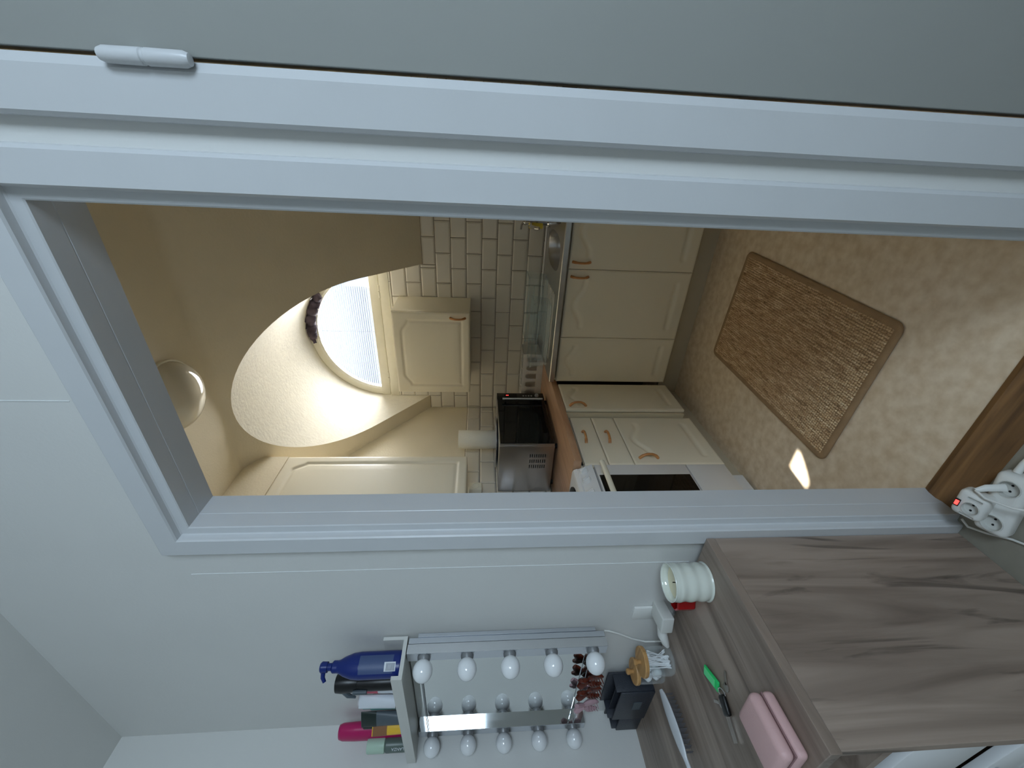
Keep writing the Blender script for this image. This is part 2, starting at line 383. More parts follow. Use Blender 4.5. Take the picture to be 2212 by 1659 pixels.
def put_tile(parent, s0, s1, z0, z1, back):
    if s1-s0 < .012 or z1-z0 < .012: return
    o = bpy.data.objects.new('tile', tile_mesh(s1-s0, z1-z0)); COL.objects.link(o); o.parent = parent
    if back: o.location = ((s0+s1)/2, KY, (z0+z1)/2)
    else: o.location = (KX, (s0+s1)/2, (z0+z1)/2); o.rotation_euler = (0, 0, PI/2)
    j = lambda: random.uniform(-.004, .004)
    o.rotation_euler.x += j(); o.rotation_euler.z += j()
X0 = -.612
for k in range(-2, 11):
    z0, z1 = TZ0+(k-1)*TP, TZ0+k*TP
    z0c, z1c = max(z0, .872), min(z1, 1.947)
    if z1c-z0c < .012: continue
    off = X0 if k % 2 == 0 else X0+TW/2
    x = off-TW*8
    while x < KXR:
        a, b = x, x+TW; x += TW
        if z0c >= ZB-.02: lo, hi = DCX-DR, DCX+DR
        else: lo, hi = KX, KXR
        a, b = max(a, lo), min(b, hi)
        if b <= a: continue
        if z0c < ZB < z1c:         # course cut by the slope outside the dormer
            if b <= DCX-DR or a >= DCX+DR: put_tile(wall_back, a, b, z0c, ZB-.002, True)
            else:
                if a < DCX-DR: put_tile(wall_back, a, DCX-DR, z0c, ZB-.002, True); a = DCX-DR
                if b > DCX+DR: put_tile(wall_back, DCX+DR, b, z0c, ZB-.002, True); b = DCX+DR
                put_tile(wall_back, a, b, z0c, z1c, True)
        else: put_tile(wall_back, a, b, z0c, z1c, True)
wall_tiled = struct(MB().box(KX, KX+.0008, HY1, KY, .86, 1.419).build('wall_tiling', 'grout'), 'white tiles along the left kitchen wall')
for k in range(-1, 5):
    z0, z1 = max(TZ0+(k-1)*TP, .872), TZ0+k*TP
    if z1-z0 < .012: continue
    y = KY-.012-(TW*.30 if k % 2 else TW*.78)
    edges = [KY-.009]
    while y > 1.2: edges.append(y); y -= TW
    for b, a in zip(edges, edges[1:]): put_tile(wall_tiled, a, b, z0, z1, False)

# door frames ---------------------------------------------------------
def frame(name, xl, xr, zt, prof, m='frame_paint'):
    b = MB()
    for i in range(len(prof)-1):
        (o1, y1), (o2, y2) = prof[i], prof[i+1]
        P = lambda o, y: [(xl-o, y, 0), (xl-o, y, zt+o), (xr+o, y, zt+o), (xr+o, y, 0)]
        A, B = P(o1, y1), P(o2, y2)
        for k in range(3): b.quad(A[k], A[k+1], B[k+1], B[k])
    bmesh.ops.remove_doubles(b.bm, verts=b.bm.verts[:], dist=1e-5)
    return b.build(name, m, smooth=14)
fp = [(.05, .803), (.05, .812), (0, .812), (0, .754), (.0012, .7525), (0, .751), (0, .7125), (.0025, .7105), (.018, .7085), (.0205, .706), (.0215, .693), (.0245, .6895), (.070, .6895), (.0755, .694), (.0765, .71), (.0765, .72)]
struct(frame('trim_1', XL, XR, ZT, fp), 'white moulded frame around the kitchen doorway')
fp2 = [(0, .803), (0, .735), (-.012, .735), (-.012, .703), (-.0115, .696), (0, .689), (.052, .689), (.0575, .694), (.0585, .71), (.0585, .72)]
struct(frame('trim_2', D2L-.012, D2R+.012, D2T+.012, fp2), 'white frame of the closed grey door')
leaf = struct(MB().box(D2L+.0045, D2R-.003, .693, .733, .008, D2T-.003, bevel=.002).build('door_1', 'leaf_paint', smooth=True), 'closed plain grey door leaf hung on white hinges')
for z in (1.747, .27):
    h = MB().lathe([(0, -.056), (.007, -.054), (.0095, -.047), (.0098, -.003), (.0086, -.0015), (.0086, .0015), (.0098, .003), (.0095, .047), (.007, .054), (0, .056)], (D2L+.0005, .684, z), 20)
    h.box(D2L+.004, D2L+.010, .684, .695, z+.0, z+.02)
    h.build('hinge', 'frame_paint', leaf, smooth=True)
trim = MB().prism([(HY1+.008, 0), (HY1+.008, .004), (.795, .010), (.772, .012), (.762, .008), (.757, .006), (.72, .006), (.705, 0)], lambda a, b, d: (d, a, b), XL, XR)
struct(trim.build('trim_4', 'threshold'), 'brown oak threshold of the kitchen doorway')

# round window --------------------------------------------------------
win = struct(MB().box(DCX-DR, DCX+DR, KY-.006, KY+.08, 1.947, 2.012, bevel=.003).build('window_1', 'sash', smooth=True), 'half round hinged window in the dormer')
arcs = MB(); ro, ri = DR-.0005, DR-.062
outer = arc_pts(DCX, DCZ, ro, 0, PI, 48); inner = arc_pts(DCX, DCZ+.05, ri, 0, PI, 48)
for yy0, yy1, ra, rb in ((KY+.004, KY+.05, ro, ri),):
    A = arc_pts(DCX, DCZ, ra, 0, PI, 48); B = arc_pts(DCX, DCZ, rb, 0, PI, 48)
    rows = [[(x, yy1, z) for x, z in A], [(x, yy0+.006, z) for x, z in A], [(x, yy0, z) for x, z in arc_pts(DCX, DCZ, ra-.006, 0, PI, 48)],
            [(x, yy0, z) for x, z in arc_pts(DCX, DCZ, rb+.014, 0, PI, 48)], [(x, yy0+.012, z) for x, z in B], [(x, yy1, z) for x, z in B]]
    arcs.grid(rows)
arcs.box(DCX-ro, DCX+ro, KY+.002, KY+.048, 2.018, 2.082, bevel=.003)
arcs.build('sash', 'sash', win, smooth=True)
MB().box(DCX-.49, DCX+.49, KY+.008, KY+.012, 2.011, 2.019).build('weather_strip', 'sash', win)
pane = MB(); pp = arc_pts(DCX, DCZ, ri+.01, .1, PI-.1, 40)
pane.prism(pp, lambda a, b, d: (a, d, b), KY+.04, KY+.043); pane.build('pane', 'glass', win)
for hx in (-.885, -1.56):
    b = MB()
    for a, c in ((hx-.045, hx-.002), (hx+.002, hx+.045)): b.tube([(a, KY-.002, 2.016), (c, KY-.002, 2.016)], .0075, 10)
    b.build('hinge', 'sash', win, smooth=True)
MB().lathe([(0, -.016), (.012, -.014), (.014, -.005), (.009, 0), (.009, .012)], (-1.19, KY-.004, 2.522), 16, mx=Matrix.Rotation(-PI/2, 4, 'X')).build('catch', 'brass', win, smooth=True)
blind = thing('venetian_blind', 'thin slatted blind over the half round dormer window', 'blind', (DCX, KY+.02, 2.09))
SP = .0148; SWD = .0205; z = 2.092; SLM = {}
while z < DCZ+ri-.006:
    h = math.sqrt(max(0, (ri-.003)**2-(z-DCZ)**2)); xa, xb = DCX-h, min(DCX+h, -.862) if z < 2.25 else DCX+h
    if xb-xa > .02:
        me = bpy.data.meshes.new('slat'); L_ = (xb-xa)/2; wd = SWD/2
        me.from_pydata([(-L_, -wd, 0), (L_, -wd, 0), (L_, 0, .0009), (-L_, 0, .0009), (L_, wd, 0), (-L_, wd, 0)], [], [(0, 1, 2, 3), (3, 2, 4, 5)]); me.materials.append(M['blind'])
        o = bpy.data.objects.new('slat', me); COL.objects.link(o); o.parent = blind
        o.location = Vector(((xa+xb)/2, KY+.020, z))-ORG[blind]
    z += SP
MB().tube([(-1.19, KY+.009, 2.085), (-1.19, KY+.009, 2.45)], .0014, 6).build('ladder_cord', 'plastic_grey', blind)
# bundled cloth along the top right of the arch
cl = MB(); pts = []; rad = []
for i in range(30):
    a = math.radians(52+46*i/29); r = DR-.030+.006*math.sin(i*1.7)
    pts.append((DCX+r*math.cos(a), KY-.018-.006*math.sin(i*.9), DCZ+r*math.sin(a))); rad.append((.032+.006*math.sin(i*1.3)+.004*math.sin(i*2.9))*min(1, .35+(29-i)/9, .5+i/5))
cl.tube(pts, rad, 14)
for v in cl.bm.verts:
    k = math.sin(v.co.x*90+v.co.z*60)*.0035+math.sin(v.co.y*240+v.co.x*140)*.0025
    v.co.y += k; v.co.z += k*.6
tag(cl.build('cloth_bundle', 'cloth', loc=(-1.1, KY-.02, 2.5), smooth='all'), 'dark mauve cloth bunched along the top of the dormer window', 'cloth')

# ------------------------------------------------------------------ relief doors
def seg_dist(px, pz, poly):
    d = np.full(px.shape, 9.0)
    for (ax, az), (bx, bz) in zip(poly, poly[1:]+poly[:1]):
        vx, vz = bx-ax, bz-az; L2 = vx*vx+vz*vz+1e-12
        tt = np.clip(((px-ax)*vx+(pz-az)*vz)/L2, 0, 1)
        d = np.minimum(d, np.hypot(px-ax-tt*vx, pz-az-tt*vz))
    return d
def inside(px, pz, poly):
    c = np.zeros(px.shape, bool); j = len(poly)-1
    for i in range(len(poly)):
        (xi, zi), (xj, zj) = poly[i], poly[j]
        cond = ((zi > pz) != (zj > pz)) & (px < (xj-xi)*(pz-zi)/(zj-zi+1e-12)+xi); c ^= cond; j = i
    return c
def relief(name, m, parent, P, w, h, t, outline=None, grooves=None, depth=.006, gw=.008, res=.0055, edge=.004):
    """slab with a routed outline; P(s, z, d) -> xyz, d out of the face"""
    nu, nv = max(8, int(w/res)), max(8, int(h/res))
    u = np.linspace(0, w, nu+1); v = np.linspace(0, h, nv+1)
    U, V = np.meshgrid(u, v)
    H = np.zeros(U.shape)
    if grooves:
        for g in grooves:
            dd = np.full(U.shape, 9.0)
            for p0, p1 in zip(g, g[1:]): dd = np.minimum(dd, seg_dist(U, V, [p0, p1]))
            q = np.clip(1-(dd/.017)**2, 0, 1); H -= .0075*q+.0012*np.exp(-((dd-.0175)/.003)**2)
    if outline:
        dd = seg_dist(U, V, outline); ins = inside(U, V, outline)
        H -= depth*np.exp(-(dd/gw)**2)
        H -= np.where(ins, .0022*np.clip(1-dd/.05, 0, 1)*np.clip(dd/gw, 0, 1), 0)
    e = np.minimum(np.minimum(U, w-U), np.minimum(V, h-V)); H -= .004*np.clip(1-e/.009, 0, 1)**2
    vs = [P(a, b, c) for a, b, c in zip(U.ravel(), V.ravel(), H.ravel())]
    n1 = nu+1; fs = [(i*n1+j, i*n1+j+1, (i+1)*n1+j+1, (i+1)*n1+j) for i in range(nv) for j in range(nu)]
    ring = [j for j in range(nu+1)]+[i*n1+nu for i in range(1, nv+1)]+[nv*n1+j for j in range(nu-1, -1, -1)]+[i*n1 for i in range(nv-1, 0, -1)]
    k0 = len(vs)
    for r in ring:
        a, b = U.ravel()[r], V.ravel()[r]; vs.append(P(a, b, -t))
    n = len(ring)
    fs += [(ring[i], k0+i, k0+(i+1) % n, ring[(i+1) % n]) for i in range(n)]
    fs.append(tuple(k0+i for i in range(n)))
    org = ORG[parent]
    me = bpy.data.meshes.new(name); me.from_pydata([tuple(Vector(p)-org) for p in vs], [], fs); me.update()
    me.polygons.foreach_set('use_smooth', [True]*len(me.polygons))
    try: me.set_sharp_from_angle(angle=math.radians(50))
    except Exception: pass
    o = link(name, me, m, parent)
    bm = bmesh.new(); bm.from_mesh(me); bmesh.ops.recalc_face_normals(bm, faces=bm.faces[:]); bm.to_mesh(me); bm.free()
    return o
def panel_outline(w, h, mg=.055, top=.05, amp=.05, kind='bell', mb=None):
    mb = mb or mg; pts = [(mg, mb), (w-mg, mb)]
    n = 26
    for i in range(n+1):
        s = 1-2*i/n
        if kind == 'bell': k = .5*(1+math.cos(PI*s))
        else:
            q = min(1, (1-abs(s))/.34); k = q*q*(3-2*q)
        pts.append((w/2+s*(w/2-mg), h-top-amp+amp*k))
    return pts
def two_grooves(w, h):
    mg = min(.068, w*.19); amp = min(.052, w*.14); n = 30
    top = [(mg+(w-2*mg)*i/n, h-.052-amp+amp*.5*(1+math.cos(PI*min(1, abs(2*i/n-1)*1.12)))) for i in range(n+1)]
    return [top, [(mg+.004, .075), (w-mg-.004, .075)]]
def handle(parent, P, s, z, vert=True, ln=.096, hi=.026):
    pts = []; rad = []
    for i in range(15):
        q = i/14; a = (q-.5)*ln; d = hi*(1-abs(2*q-1)**2.6)+.001
        pts.append(P(s, z+a, d) if vert else P(s+a, z, d)); rad.append(.0062 if 2 < i < 12 else .0078)
    return MB().tube(pts, rad, 10).build('handle', 'handle', parent, smooth=True)

# ------------------------------------------------------------------ kitchen units
FY = 2.222     # door faces of the sink run
FX = -1.302    # door faces of the left run
PS = lambda x0: (lambda s, z, d: (x0+s, FY-d, z))
PL = lambda y0: (lambda s, z, d: (FX+d, y0+s, z))
Z0, Z1 = .136, .842
def unit_sink(x0, x1, label, doors, grp=None):
    c = thing('base_cabinet', label, 'cabinet', ((x0+x1)/2, 2.5, 0), grp)
    b = MB().box(x0+.001, x0+.019, FY+.021, KY-.03, .13, .858).box(x1-.019, x1-.001, FY+.021, KY-.03, .13, .858)
    b.box(x0+.019, x1-.019, FY+.03, KY-.03, .13, .148).box(x0+.019, x1-.019, FY+.021, FY+.05, .80, .858)
    b.build('carcass', 'cabinet_in', c)
    for (a, e, hs) in doors:
        w = e-a-.003; d = relief('door', 'cabinet', c, lambda s, z, dd, a=a: (a+.0015+s, FY-dd, Z0+z), w, Z1-Z0, .019, None, two_grooves(w, Z1-Z0))
        if hs is not None: handle(d, lambda s, z, dd, a=a: (a+s, FY-dd, z), hs-a, .775)
    return c
sink_cab = unit_sink(-.955, -.145, 'cream sink cabinet with two arched doors and vertical wooden handles', [(-.955, -.55, -.59), (-.55, -.145, -.51)])
end_cab = unit_sink(-.145, .26, 'cream base cabinet under the far end of the sink top', [(-.145, .26, -.105)])
narrow_cab = unit_sink(-1.257, -.955, 'narrow cream base cabinet with no handle beside the sink cabinet', [(-1.257, -.955, None)])
# corner unit with the door at right angles
DXC = -1.268
cc = thing('corner_cabinet', 'narrow cream corner base cabinet between the drawers and the sink run', 'cabinet', (-1.55, 2.1, 0))
MB().box(KX+.03, FX-.021, 1.905, 1.923, .13, .826).box(KX+.03, FX-.021, 2.19, 2.208, .13, .826).box(KX+.03, FX-.021, 1.923, 2.19, .13, .148).box(FX-.021, DXC-.021, 1.905, 1.923, .13, .826).build('carcass', 'cabinet_in', cc)
dw = 2.214-1.924
dcorner = relief('door', 'cabinet', cc, lambda s, z, d: (DXC+d, 1.924+s, .124+z), dw, .701, .019, None, two_grooves(dw, .701))
handle(dcorner, lambda s, z, d: (DXC+d, 1.924+s, z), .032, .752)
# drawer unit
du = thing('drawer_cabinet', 'cream base cabinet with two drawers over an arched door', 'cabinet', (-1.55, 1.69, 0))
Y0, Y1 = 1.487, 1.892
MB().box(KX+.03, FX-.021, Y0, Y0+.018, .13, .825).box(KX+.03, FX-.021, Y1-.018, Y1, .13, .825).box(KX+.03, FX-.021, Y0+.018, Y1-.018, .13, .148).box(KX+.03, KX+.045, Y0+.018, Y1-.018, .148, .825).build('carcass', 'cabinet_in', du)
for za, zb in ((.690, .808), (.560, .686)):
    d = relief('drawer', 'cabinet', du, lambda s, z, dd, za=za: (FX+dd, Y0+.002+s, za+z), Y1-Y0-.004, zb-za, .019)
    handle(d, lambda s, z, dd: (FX+dd, Y0+s, z), .215, (za+zb)/2+.016, False)
d = relief('door', 'cabinet', du, lambda s, z, dd: (FX+dd, Y0+.002+s, .10+z), Y1-Y0-.004, .556-.10, .019, None, two_grooves(Y1-Y0-.004, .456))
handle(d, lambda s, z, dd: (FX+dd, Y0+s, z), .045, .475)
MB().box(FX-.03, FX-.002, Y0, Y1, .812, .816).build('pull_edge', 'alu', du)
# plinths
tag(MB().box(-1.37, .26, 2.30, 2.316, 0, .128).build('plinth', 'plinth', loc=(-.7, 2.3, 0)), 'beige kick board under the sink cabinets', 'kick board')
tag(MB().box(-1.384, -1.368, 1.457, 2.298, 0, .095).build('plinth', 'plinth', loc=(-1.37, 1.9, 0)), 'beige kick board under the drawer cabinet', 'kick board')
# worktop: L shape with a rounded front edge
wt = MB()
def rounded_edge_prof(): return [(0, .827), (0, .858), (-.002, .8625), (-.006, .865)]
P_ = [(KX+.004, .827), (-1.279, .827), (-1.2765, .833), (-1.2765, .856), (-1.279, .8625), (-1.286, .865), (KX+.004, .865)]
wt.prism(P_, lambda a, b, d: (a, d, b), 1.490, KY-.010)
wtop = tag(wt.build('worktop', 'worktop', loc=(-1.55, 2.1, .827), smooth=40), 'wood effect worktop along the left kitchen wall', 'worktop')
# steel sink top with two bowls
st = thing('sink', 'stainless steel sink top with drainer and two bowls', 'sink', (-.7, 2.5, .86))
b = MB(); SX0, SX1, SY0, SY1, SZ = -1.243, .26, 2.196, KY-.012, .889
def bowl_outline(cx, cy, a, c, n=28):
    o = []
    for i in range(n):
        q = 2*PI*i/n; e = 2.6
        o.append((cx+a*abs(math.cos(q))**(2/e)*(1 if math.cos(q) >= 0 else -1), cy+c*abs(math.sin(q))**(2/e)*(1 if math.sin(q) >= 0 else -1)))
    return o
B1 = bowl_outline(-.500, 2.47, .105, .205); B2 = bowl_outline(-.16, 2.45, .19, .20)
outer = [(SX0, SY0), (-.34, SY0), (SX1, SY0), (SX1, SY1), (-.34, SY1), (SX0, SY1)]
ev = [b.bm.verts.new((x, y, SZ)) for x, y in outer]; es = [b.bm.edges.new((ev[i], ev[(i+1) % 6])) for i in range(6)]
for Bo in (B1, B2):
    bv = [b.bm.verts.new((x, y, SZ)) for x, y in Bo]; es += [b.bm.edges.new((bv[i], bv[(i+1) % len(bv)])) for i in range(len(bv))]
bmesh.ops.triangle_fill(b.bm, edges=es, use_beauty=True)
b.quad((SX0, SY0, SZ), (SX1, SY0, SZ), (SX1, SY0-.004, SZ-.004), (SX0, SY0-.004, SZ-.004))
b.quad((SX0, SY0-.004, SZ-.004), (SX1, SY0-.004, SZ-.004), (SX1, SY0-.004, .859), (SX0, SY0-.004, .859))
b.quad((SX0, SY0-.004, SZ-.004), (SX0, SY0-.004, .866), (SX0, SY1, .866), (SX0, SY1, SZ))
b.box(SX0, SX1, SY1-.012, SY1, SZ, SZ+.012, bevel=.004)
b.build('sink_top', 'steel', st, fix=True)
for Bo, cx, cy in ((B1, -.50, 2.47), (B2, -.16, 2.45)):
    g = MB(); rows = []
    for k, (sc_, zz) in enumerate(((1, SZ), (.985, SZ-.006), (.95, SZ-.05), (.9, SZ-.13), (.82, SZ-.15), (.3, SZ-.155))):
        r = [(cx+(x-cx)*sc_, cy+(y-cy)*sc_, zz) for x, y in Bo]; rows.append(r+[r[0]])
    g.grid(rows); g.bm.faces.new([g.bm.verts.new(p) for p in rows[-1][:-1]])
    g.build('bowl', 'steel_dark', st, smooth='all')
for i in range(9):
    MB().box(-1.14, -.72, 2.31+i*.045, 2.322+i*.045, SZ-.0005, SZ+.002, bevel=.0008, seg=1).build('drainer_rib', 'steel', st)
# tap with a yellow cloth on it
tp = thing('kitchen_tap', 'chrome kitchen tap behind the sink bowls', 'tap', (-.385, 2.70, SZ))
MB().lathe([(0, 0), (.026, 0), (.026, .012), (.019, .02), (.018, .12), (.021, .125), (.021, .16), (.012, .17), (0, .17)], (-.385, 2.70, SZ), 24).build('body', 'chrome', tp, smooth=True)
MB().tube([(-.385, 2.70, SZ+.08), (-.385, 2.62, SZ+.13), (-.384, 2.53, SZ+.14), (-.383, 2.47, SZ+.12), (-.383, 2.46, SZ+.10)], .010, 12).build('spout', 'chrome', tp, smooth=True)
MB().tube([(-.385, 2.70, SZ+.165), (-.40, 2.69, SZ+.18), (-.425, 2.67, SZ+.185)], [.009, .007, .006], 10).build('lever', 'chrome', tp, smooth=True)
yc = MB(); yc.grid([[(-.405+.03*i/8, 2.60+.012*math.cos(j*.9)+.02*abs(j-5)/5*(1 if j > 5 else -1), SZ+.145-.085*(abs(j-5)/5)**1.3+.002*math.sin(i*1.3+j)) for i in range(9)] for j in range(11)])
tag(yc.build('cleaning_cloth', 'yellow', loc=(-.39, 2.60, SZ+.1), smooth='all'), 'yellow cleaning cloth hanging over the tap', 'cloth')

# wall cabinet under the window
wc = thing('wall_cabinet', 'small cream wall cabinet on the tiles below the round window', 'cabinet', (-1.207, 2.65, 1.388))
WX0, WX1, WY, WZ0, WZ1 = -1.502, -.912, 2.482, 1.388, 1.884
MB().box(WX0, WX1, WY+.019, KY-.010, WZ0, WZ1, bevel=.001, seg=1).build('carcass', 'cabinet', wc)
d = relief('door', 'cabinet', wc, lambda s, z, dd: (WX0+.002+s, WY-dd, WZ0+.002+z), WX1-WX0-.004, WZ1-WZ0-.004, .0185, panel_outline(.586, .492, .06, .055, .045, 'flat', .055), depth=.007)
handle(d, lambda s, z, dd: (WX0+s, WY-dd, z), .555, 1.465)
# tall wall cabinet on the left wall
tc_ = thing('tall_wall_cabinet', 'tall cream wall cabinet with an arched door over the microwave', 'cabinet', (-1.68, 1.6, 1.387))
MB().box(KX+.010, -1.55, 1.22, 1.832, 1.387, 2.371).build('carcass', 'cabinet', tc_)
relief('door', 'cabinet', tc_, lambda s, z, dd: (-1.531+dd, 1.424+s, 1.388+z), .406, .9825, .0185, panel_outline(.406, .978, .055, .055, .06, 'flat', .055), depth=.007)
relief('door', 'cabinet', tc_, lambda s, z, dd: (-1.531+dd, 1.221+s, 1.388+z), .200, .9825, .0185, panel_outline(.20, .978, .04, .055, .04, 'flat', .055), depth=.007)

# cooker ----------------------------------------------------------------
ck = thing('cooker', 'white cooker with dark oven window beside the drawers', 'cooker', (-1.56, 1.19, 0))
CY0, CY1 = .895, 1.483
MB().box(KX+.02, -1.325, CY0, CY1, .105, .848).build('body', 'enamel', ck)
b = MB(); b.prism([(KX+.02, .848), (-1.325, .848), (-1.3315, .862), (-1.345, .868), (KX+.02, .868)], lambda a, c, d: (a, d, c), CY0, CY1)
b.build('hob', 'enamel', ck, smooth=30)
for by, r in ((1.37, .085), (1.03, .07)):
    for bx in (-1.45, -1.67):
        MB().lathe([(0, .008), (r*.8, .009), (r, .006), (r, 0)], (bx, by, .868), 32).build('hotplate', 'black', ck, smooth=True)
b = MB(); b.prism([(-1.337, .864), (-1.296, .778), (-1.326, .775), (-1.36, .855)], lambda a, c, d: (a, d, c), CY0, CY1); b.build('control_panel', 'enamel', ck)
nrm = Vector((.086, 0, .041)).normalized(); ang = math.atan2(nrm.x, nrm.z)
for ky in (1.452, 1.395, 1.312, 1.235, 1.15, 1.06):
    c0 = Vector((-1.315, ky, .819)); mx = Matrix.Rotation(ang, 4, 'Y')
    k = MB().lathe([(.021, 0), (.0205, .008), (.017, .012), (0, .0125)], c0, 28, mx=mx).build('knob', 'enamel', ck, smooth=True)
    q = MB(); q.xbox(T(*c0) @ mx @ RZ(.5) @ T(0, 0, .014), .003, (.036, .008, .018)); q.build('grip', 'enamel', k, smooth=True)
    MB().xbox(T(*(c0+Vector((-.018, 0, .036)))) @ mx, 0, (.006, .012, .0008)).build('mark', 'label_ink', ck)
MB().box(-1.325, -1.298, CY0+.002, CY1-.001, .312, .766, bevel=.003).build('oven_door', 'enamel', ck, smooth=True)
MB().box(-1.299, -1.2965, CY0+.06, CY1-.072, .318, .758, bevel=.001, seg=1).build('oven_glass', 'black_glass', ck)
hd = MB(); hd.tube([(-1.255, CY1-.030, .742), (-1.252, CY1-.045, .742), (-1.25, 1.19, .742), (-1.252, CY0+.045, .742), (-1.255, CY0+.03, .742)], .0125, 12)
ho = hd.build('door_handle', 'enamel_warm', ck, smooth=True)
for yy in (CY1-.06, CY0+.06): MB().tube([(-1.300, yy, .738), (-1.256, yy, .742)], .009, 10).build('handle_post', 'enamel_warm', ho, smooth=True)
MB().box(-1.325, -1.299, CY0+.002, CY1-.001, .108, .305, bevel=.003).build('lower_drawer', 'enamel', ck, smooth=True)
MB().box(-1.3555, -1.344, CY0+.0, CY1-.030, .014, .1045, bevel=.002).build('base_plate', 'enamel', ck)
for yy in (CY1-.055, CY0+.03): MB().lathe([(.016, 0), (.016, .012), (.008, .014), (.008, .105)], (-1.40, yy, 0), 16).build('foot', 'rubber', ck)

# microwave -------------------------------------------------------------
mw = thing('microwave', 'steel microwave oven with black glass door on the worktop', 'microwave', (-1.63, 2.1, .865))
MX, MB_, MY0, MY1, MZ0, MZ1 = -1.442, -1.812, 1.832, 2.382, .885, 1.205
case = MB().box(MB_, MX-.020, MY0, MY1, MZ0, MZ1, bevel=.003).build('case', 'brushed', mw, smooth=True)
vc = MB()
for r in range(3):
    for i in range(8): vc.box(MX-.185+r*.040, MX-.185+r*.040+.025, MY0-.01, MY0+.014, .933+i*.0125, .9385+i*.0125)
carve(case, vc)
MB().box(MX-.0195, MX-.004, MY0, MY1-.072, MZ0+.002, MZ1-.002, bevel=.002).build('door', 'brushed', mw, smooth=True)
MB().box(MX-.005, MX, MY0+.001, MY1-.073, MZ0+.004, MZ1-.004, bevel=.001, seg=1).build('door_glass', 'black_glass', mw)
cp = MB().box(MX-.0195, MX, MY1-.070, MY1, MZ0+.002, MZ1-.002, bevel=.0015).build('control_panel', 'panel_dark', mw, smooth=True)
MB().box(MX, MX+.0012, MY1-.058, MY1-.014, 1.07, 1.15).build('display', 'black_glass', cp)
for zz in (1.136, 1.126):      # two lit digits
    MB().box(MX+.0012, MX+.0018, MY1-.036, MY1-.026, zz, zz+.006).build('display_digit', 'red_led', cp)
for i in range(4): MB().box(MX, MX+.002, MY1-.042, MY1-.030, 1.02-i*.018, 1.03-i*.018).build('button', 'plastic_grey', cp)
MB().lathe([(.0, .014), (.012, .013), (.014, .004), (.014, 0)], (MX, MY1-.036, .935), 20, mx=Matrix.Rotation(PI/2, 4, 'Y')).build('dial', 'alu', cp, smooth=True)
hh = MB(); hh.tube([(MX+.024, MY1-.112, MZ0+.02), (MX+.024, MY1-.112, MZ1-.035)], .0075, 12); ho = hh.build('door_handle', 'alu', mw, smooth=True)
for zz in (MZ0+.04, MZ1-.055): MB().tube([(MX-.001, MY1-.112, zz), (MX+.024, MY1-.112, zz)], .006, 10).build('handle_post', 'black', ho, smooth=True)
for r in range(3):
    for i in range(8):
        MB().box(MX-.185+r*.040, MX-.185+r*.040+.025, MY0+.010, MY0+.0138, .9332+i*.0125, .9383+i*.0125).build('vent_slot', 'rubber', mw)
for fx in (MX-.05, MB_+.04):
    for fy in (MY0+.04, MY1-.04): MB().lathe([(.014, .865), (.014, .886)], (fx, fy, 0), 14).build('foot', 'rubber', mw)
tr = MB().lathe([(0, 0), (.13, 0), (.165, .010), (.168, .014), (.165, .013), (.13, .004), (0, .004)], (-1.635, 2.10, MZ1), 48)
tag(tr.build('round_tray', 'chrome', loc=(-1.635, 2.10, MZ1), smooth=True), 'round shiny metal tray lying on the microwave', 'tray')
pr = thing('paper_towel_roll', 'white paper towel roll standing on the microwave', 'paper roll', (-1.66, 2.15, MZ1+.0045))
MB().lathe([(.02, 0), (.060, 0), (.061, .002), (.061, .243), (.06, .245), (.02, .245), (.02, 0)], (-1.66, 2.15, MZ1+.0045), 40).build('paper', 'paper', pr, smooth=True)
MB().lathe([(.0185, .001), (.0195, .001), (.0195, .244), (.0185, .244), (.0185, .001)], (-1.66, 2.15, MZ1+.0045), 24).build('core', 'rug', pr, smooth=True)

# timer plug on the left wall ---------------------------------------------
tm = thing('timer_plug', 'ivory plug timer on the tiled wall below the tall cabinet', 'timer', (KX+.009, 1.84, 1.345))
MB().box(KX+.009, KX+.018, 1.80, 1.88, 1.300, 1.385, bevel=.003).build('wall_plate', 'plastic', tm, smooth=True)
MB().box(KX+.018, KX+.06, 1.81, 1.872, 1.302, 1.378, bevel=.006).build('timer_body', 'enamel_warm', tm, smooth=True)
MB().lathe([(.021, 0), (.021, .003), (.018, .004), (.018, .001), (0, .001)], (KX+.06, 1.841, 1.34), 28, mx=Matrix.Rotation(PI/2, 4, 'Y')).build('dial', 'enamel_warm', tm, smooth=True)

# egg rack and clear bins ---------------------------------------------
eg = MB(); EX0, EX1, EY0, EY1, EZ0, EZ1 = -1.67, -1.25, 2.60, 2.765, .866, 1.012
holes = []
es = []
ov = [eg.bm.verts.new(p) for p in ((EX0, EY0, EZ1), (EX1, EY0, EZ1), (EX1, EY1, EZ1), (EX0, EY1, EZ1))]
es += [eg.bm.edges.new((ov[i], ov[(i+1) % 4])) for i in range(4)]
for r in range(2):
    for i in range(6):
        c = (EX0+.042+i*.067, EY0+.045+r*.075)
        hv = [eg.bm.verts.new((c[0]+.026*math.cos(2*PI*k/20), c[1]+.026*math.sin(2*PI*k/20), EZ1)) for k in range(20)]
        es += [eg.bm.edges.new((hv[k], hv[(k+1) % 20])) for k in range(20)]; holes.append(c)
bmesh.ops.triangle_fill(eg.bm, edges=es, use_beauty=True)
